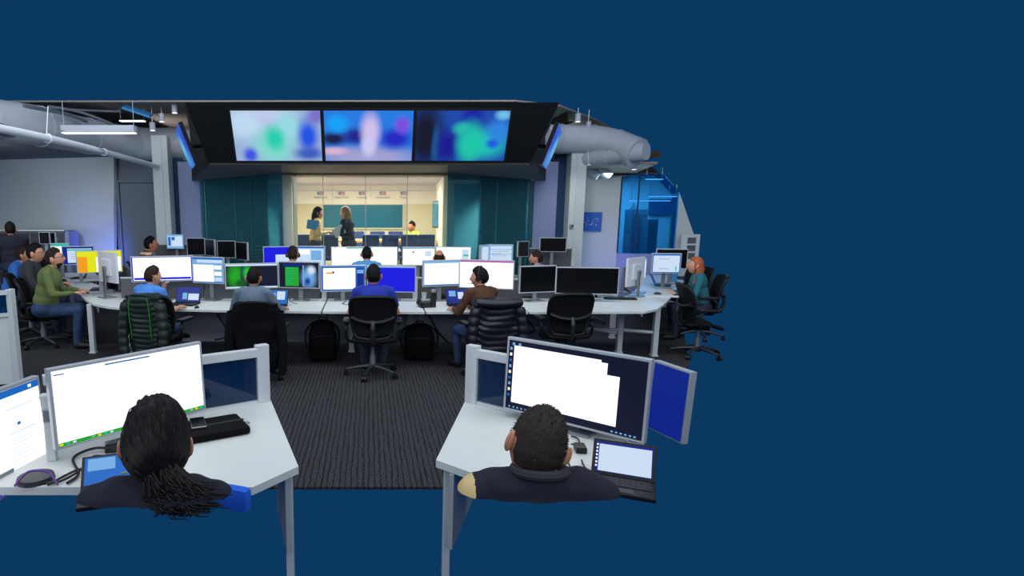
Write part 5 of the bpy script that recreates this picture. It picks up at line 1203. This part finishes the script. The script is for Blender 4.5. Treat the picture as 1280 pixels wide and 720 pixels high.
# people in the foreground, shown from the shoulders up
def pony(hm, T):
    rr = random.Random(3)
    hm.ball(T @ Vector((.045, -.085, -.075)), (.052, .042, .045), 20); hm.ball(T @ Vector((.065, -.085, -.12)), (.05, .035, .035), 18)
    for k in range(420):
        a = rr.uniform(0, 2 * math.pi); r = .06 * math.sqrt(rr.random())
        c0 = Vector((.03 + r * math.cos(a) * .9, -.105 + .02 * rr.random(), -.045 + r * math.sin(a) * .8))
        c1 = c0 + Vector((.03 + rr.uniform(-.03, .03), -.02 - rr.random() * .02, -.035)); c2 = c1 + Vector((.02 + rr.uniform(-.04, .05), .01, -.01 - rr.random() * .02))
        hm.tube([T @ c0, T @ c1, T @ c2], (.0038, .0012), 5, 4)
    goal = Vector((.32, -.82, -.48)).normalized()
    for k in range(1100):                      # strands combed towards the knot at the nape
        n0 = Vector((rr.gauss(0, 1), rr.gauss(0, 1) - .5, rr.gauss(0, 1) + .3)).normalized()
        if n0.z < -.5 or (n0.y > .35 and n0.z < .45): continue
        f0 = rr.uniform(0, .3); f1 = f0 + rr.uniform(.3, .6); pts = []; lift = rr.uniform(-.012, .016) + (.03 if k % 23 == 0 else 0); sw = rr.uniform(-.12, .12)
        for q in range(5):
            f = f0 + (f1 - f0) * q / 4; n = (n0 * (1 - f) + goal * f + Vector((sw * math.sin(f * 5), 0, sw * .5 * math.sin(f * 4)))).normalized()
            pts.append(T @ (skull(n) * (1.17 + lift * math.sin(math.pi * (q + .5) / 5))))
        hm.tube(pts, .0019, 4, 2)
def crop(hm, T):
    rr = random.Random(5)
    for k in range(1500):
        z = rr.uniform(-.45, 1); a = rr.uniform(0, 2 * math.pi); s = math.sqrt(1 - z * z); n = Vector((s * math.cos(a), s * math.sin(a), z))
        if n.y > .3 and z < .5: continue
        if abs(n.x) > .7 and z < 0: continue
        p = skull(n) * 1.032; d = (n + Vector((.5 * n.y, -.5 * n.x, -.4)) + Vector((rr.uniform(-.3, .3),) * 3)).normalized()
        hm.cone(T @ p, T @ (p + d * .006), .0011, .0004, 3, False)
M['hairfg'] = mat('dark_hair_strands', (20, 16, 17), .6, nz=.5, nscale=60, spec=.3)
M['hairfg2'] = mat('cropped_brown_hair', (38, 28, 24), .8, nz=.4, nscale=220, bump=.5)
w1_ = person('person with tied back black hair and dark top at the left foreground desk', (193, 510), 1.70, R(6), 'sh_navy', 'jeansdark', 'hairfg', 'tied', 'skin', lean=.06, voxel=.007, cut=1.09, wide=.84, shrug=.02, head_yaw=8, head_pitch=-10, head_roll=3, scale=1.055, extra=pony, head=1.06)
T = LASTT['T']; MB().cap(T @ Vector((-.082, -.045, -.055)), T @ Vector((-.068, -.07, -.035)), .003, .003, 8).build('hair_clip', M['sh_lime'], w1_, True)
hcT = None
m1_ = person('person with close cropped brown hair and navy jacket at the right foreground desk', (673, 507), 1.72, R(0), 'sh_navy', 'jeansdark', 'hairfg2', 'buzz', 'skin', lean=.04, voxel=.007, cut=1.095, wide=.92, shrug=.035, head_yaw=-4, head_pitch=-6, head_roll=16, scale=1.05, extra=crop, collar='sh_charcoal', head=1.0, panel=('sh_tan', -.185))
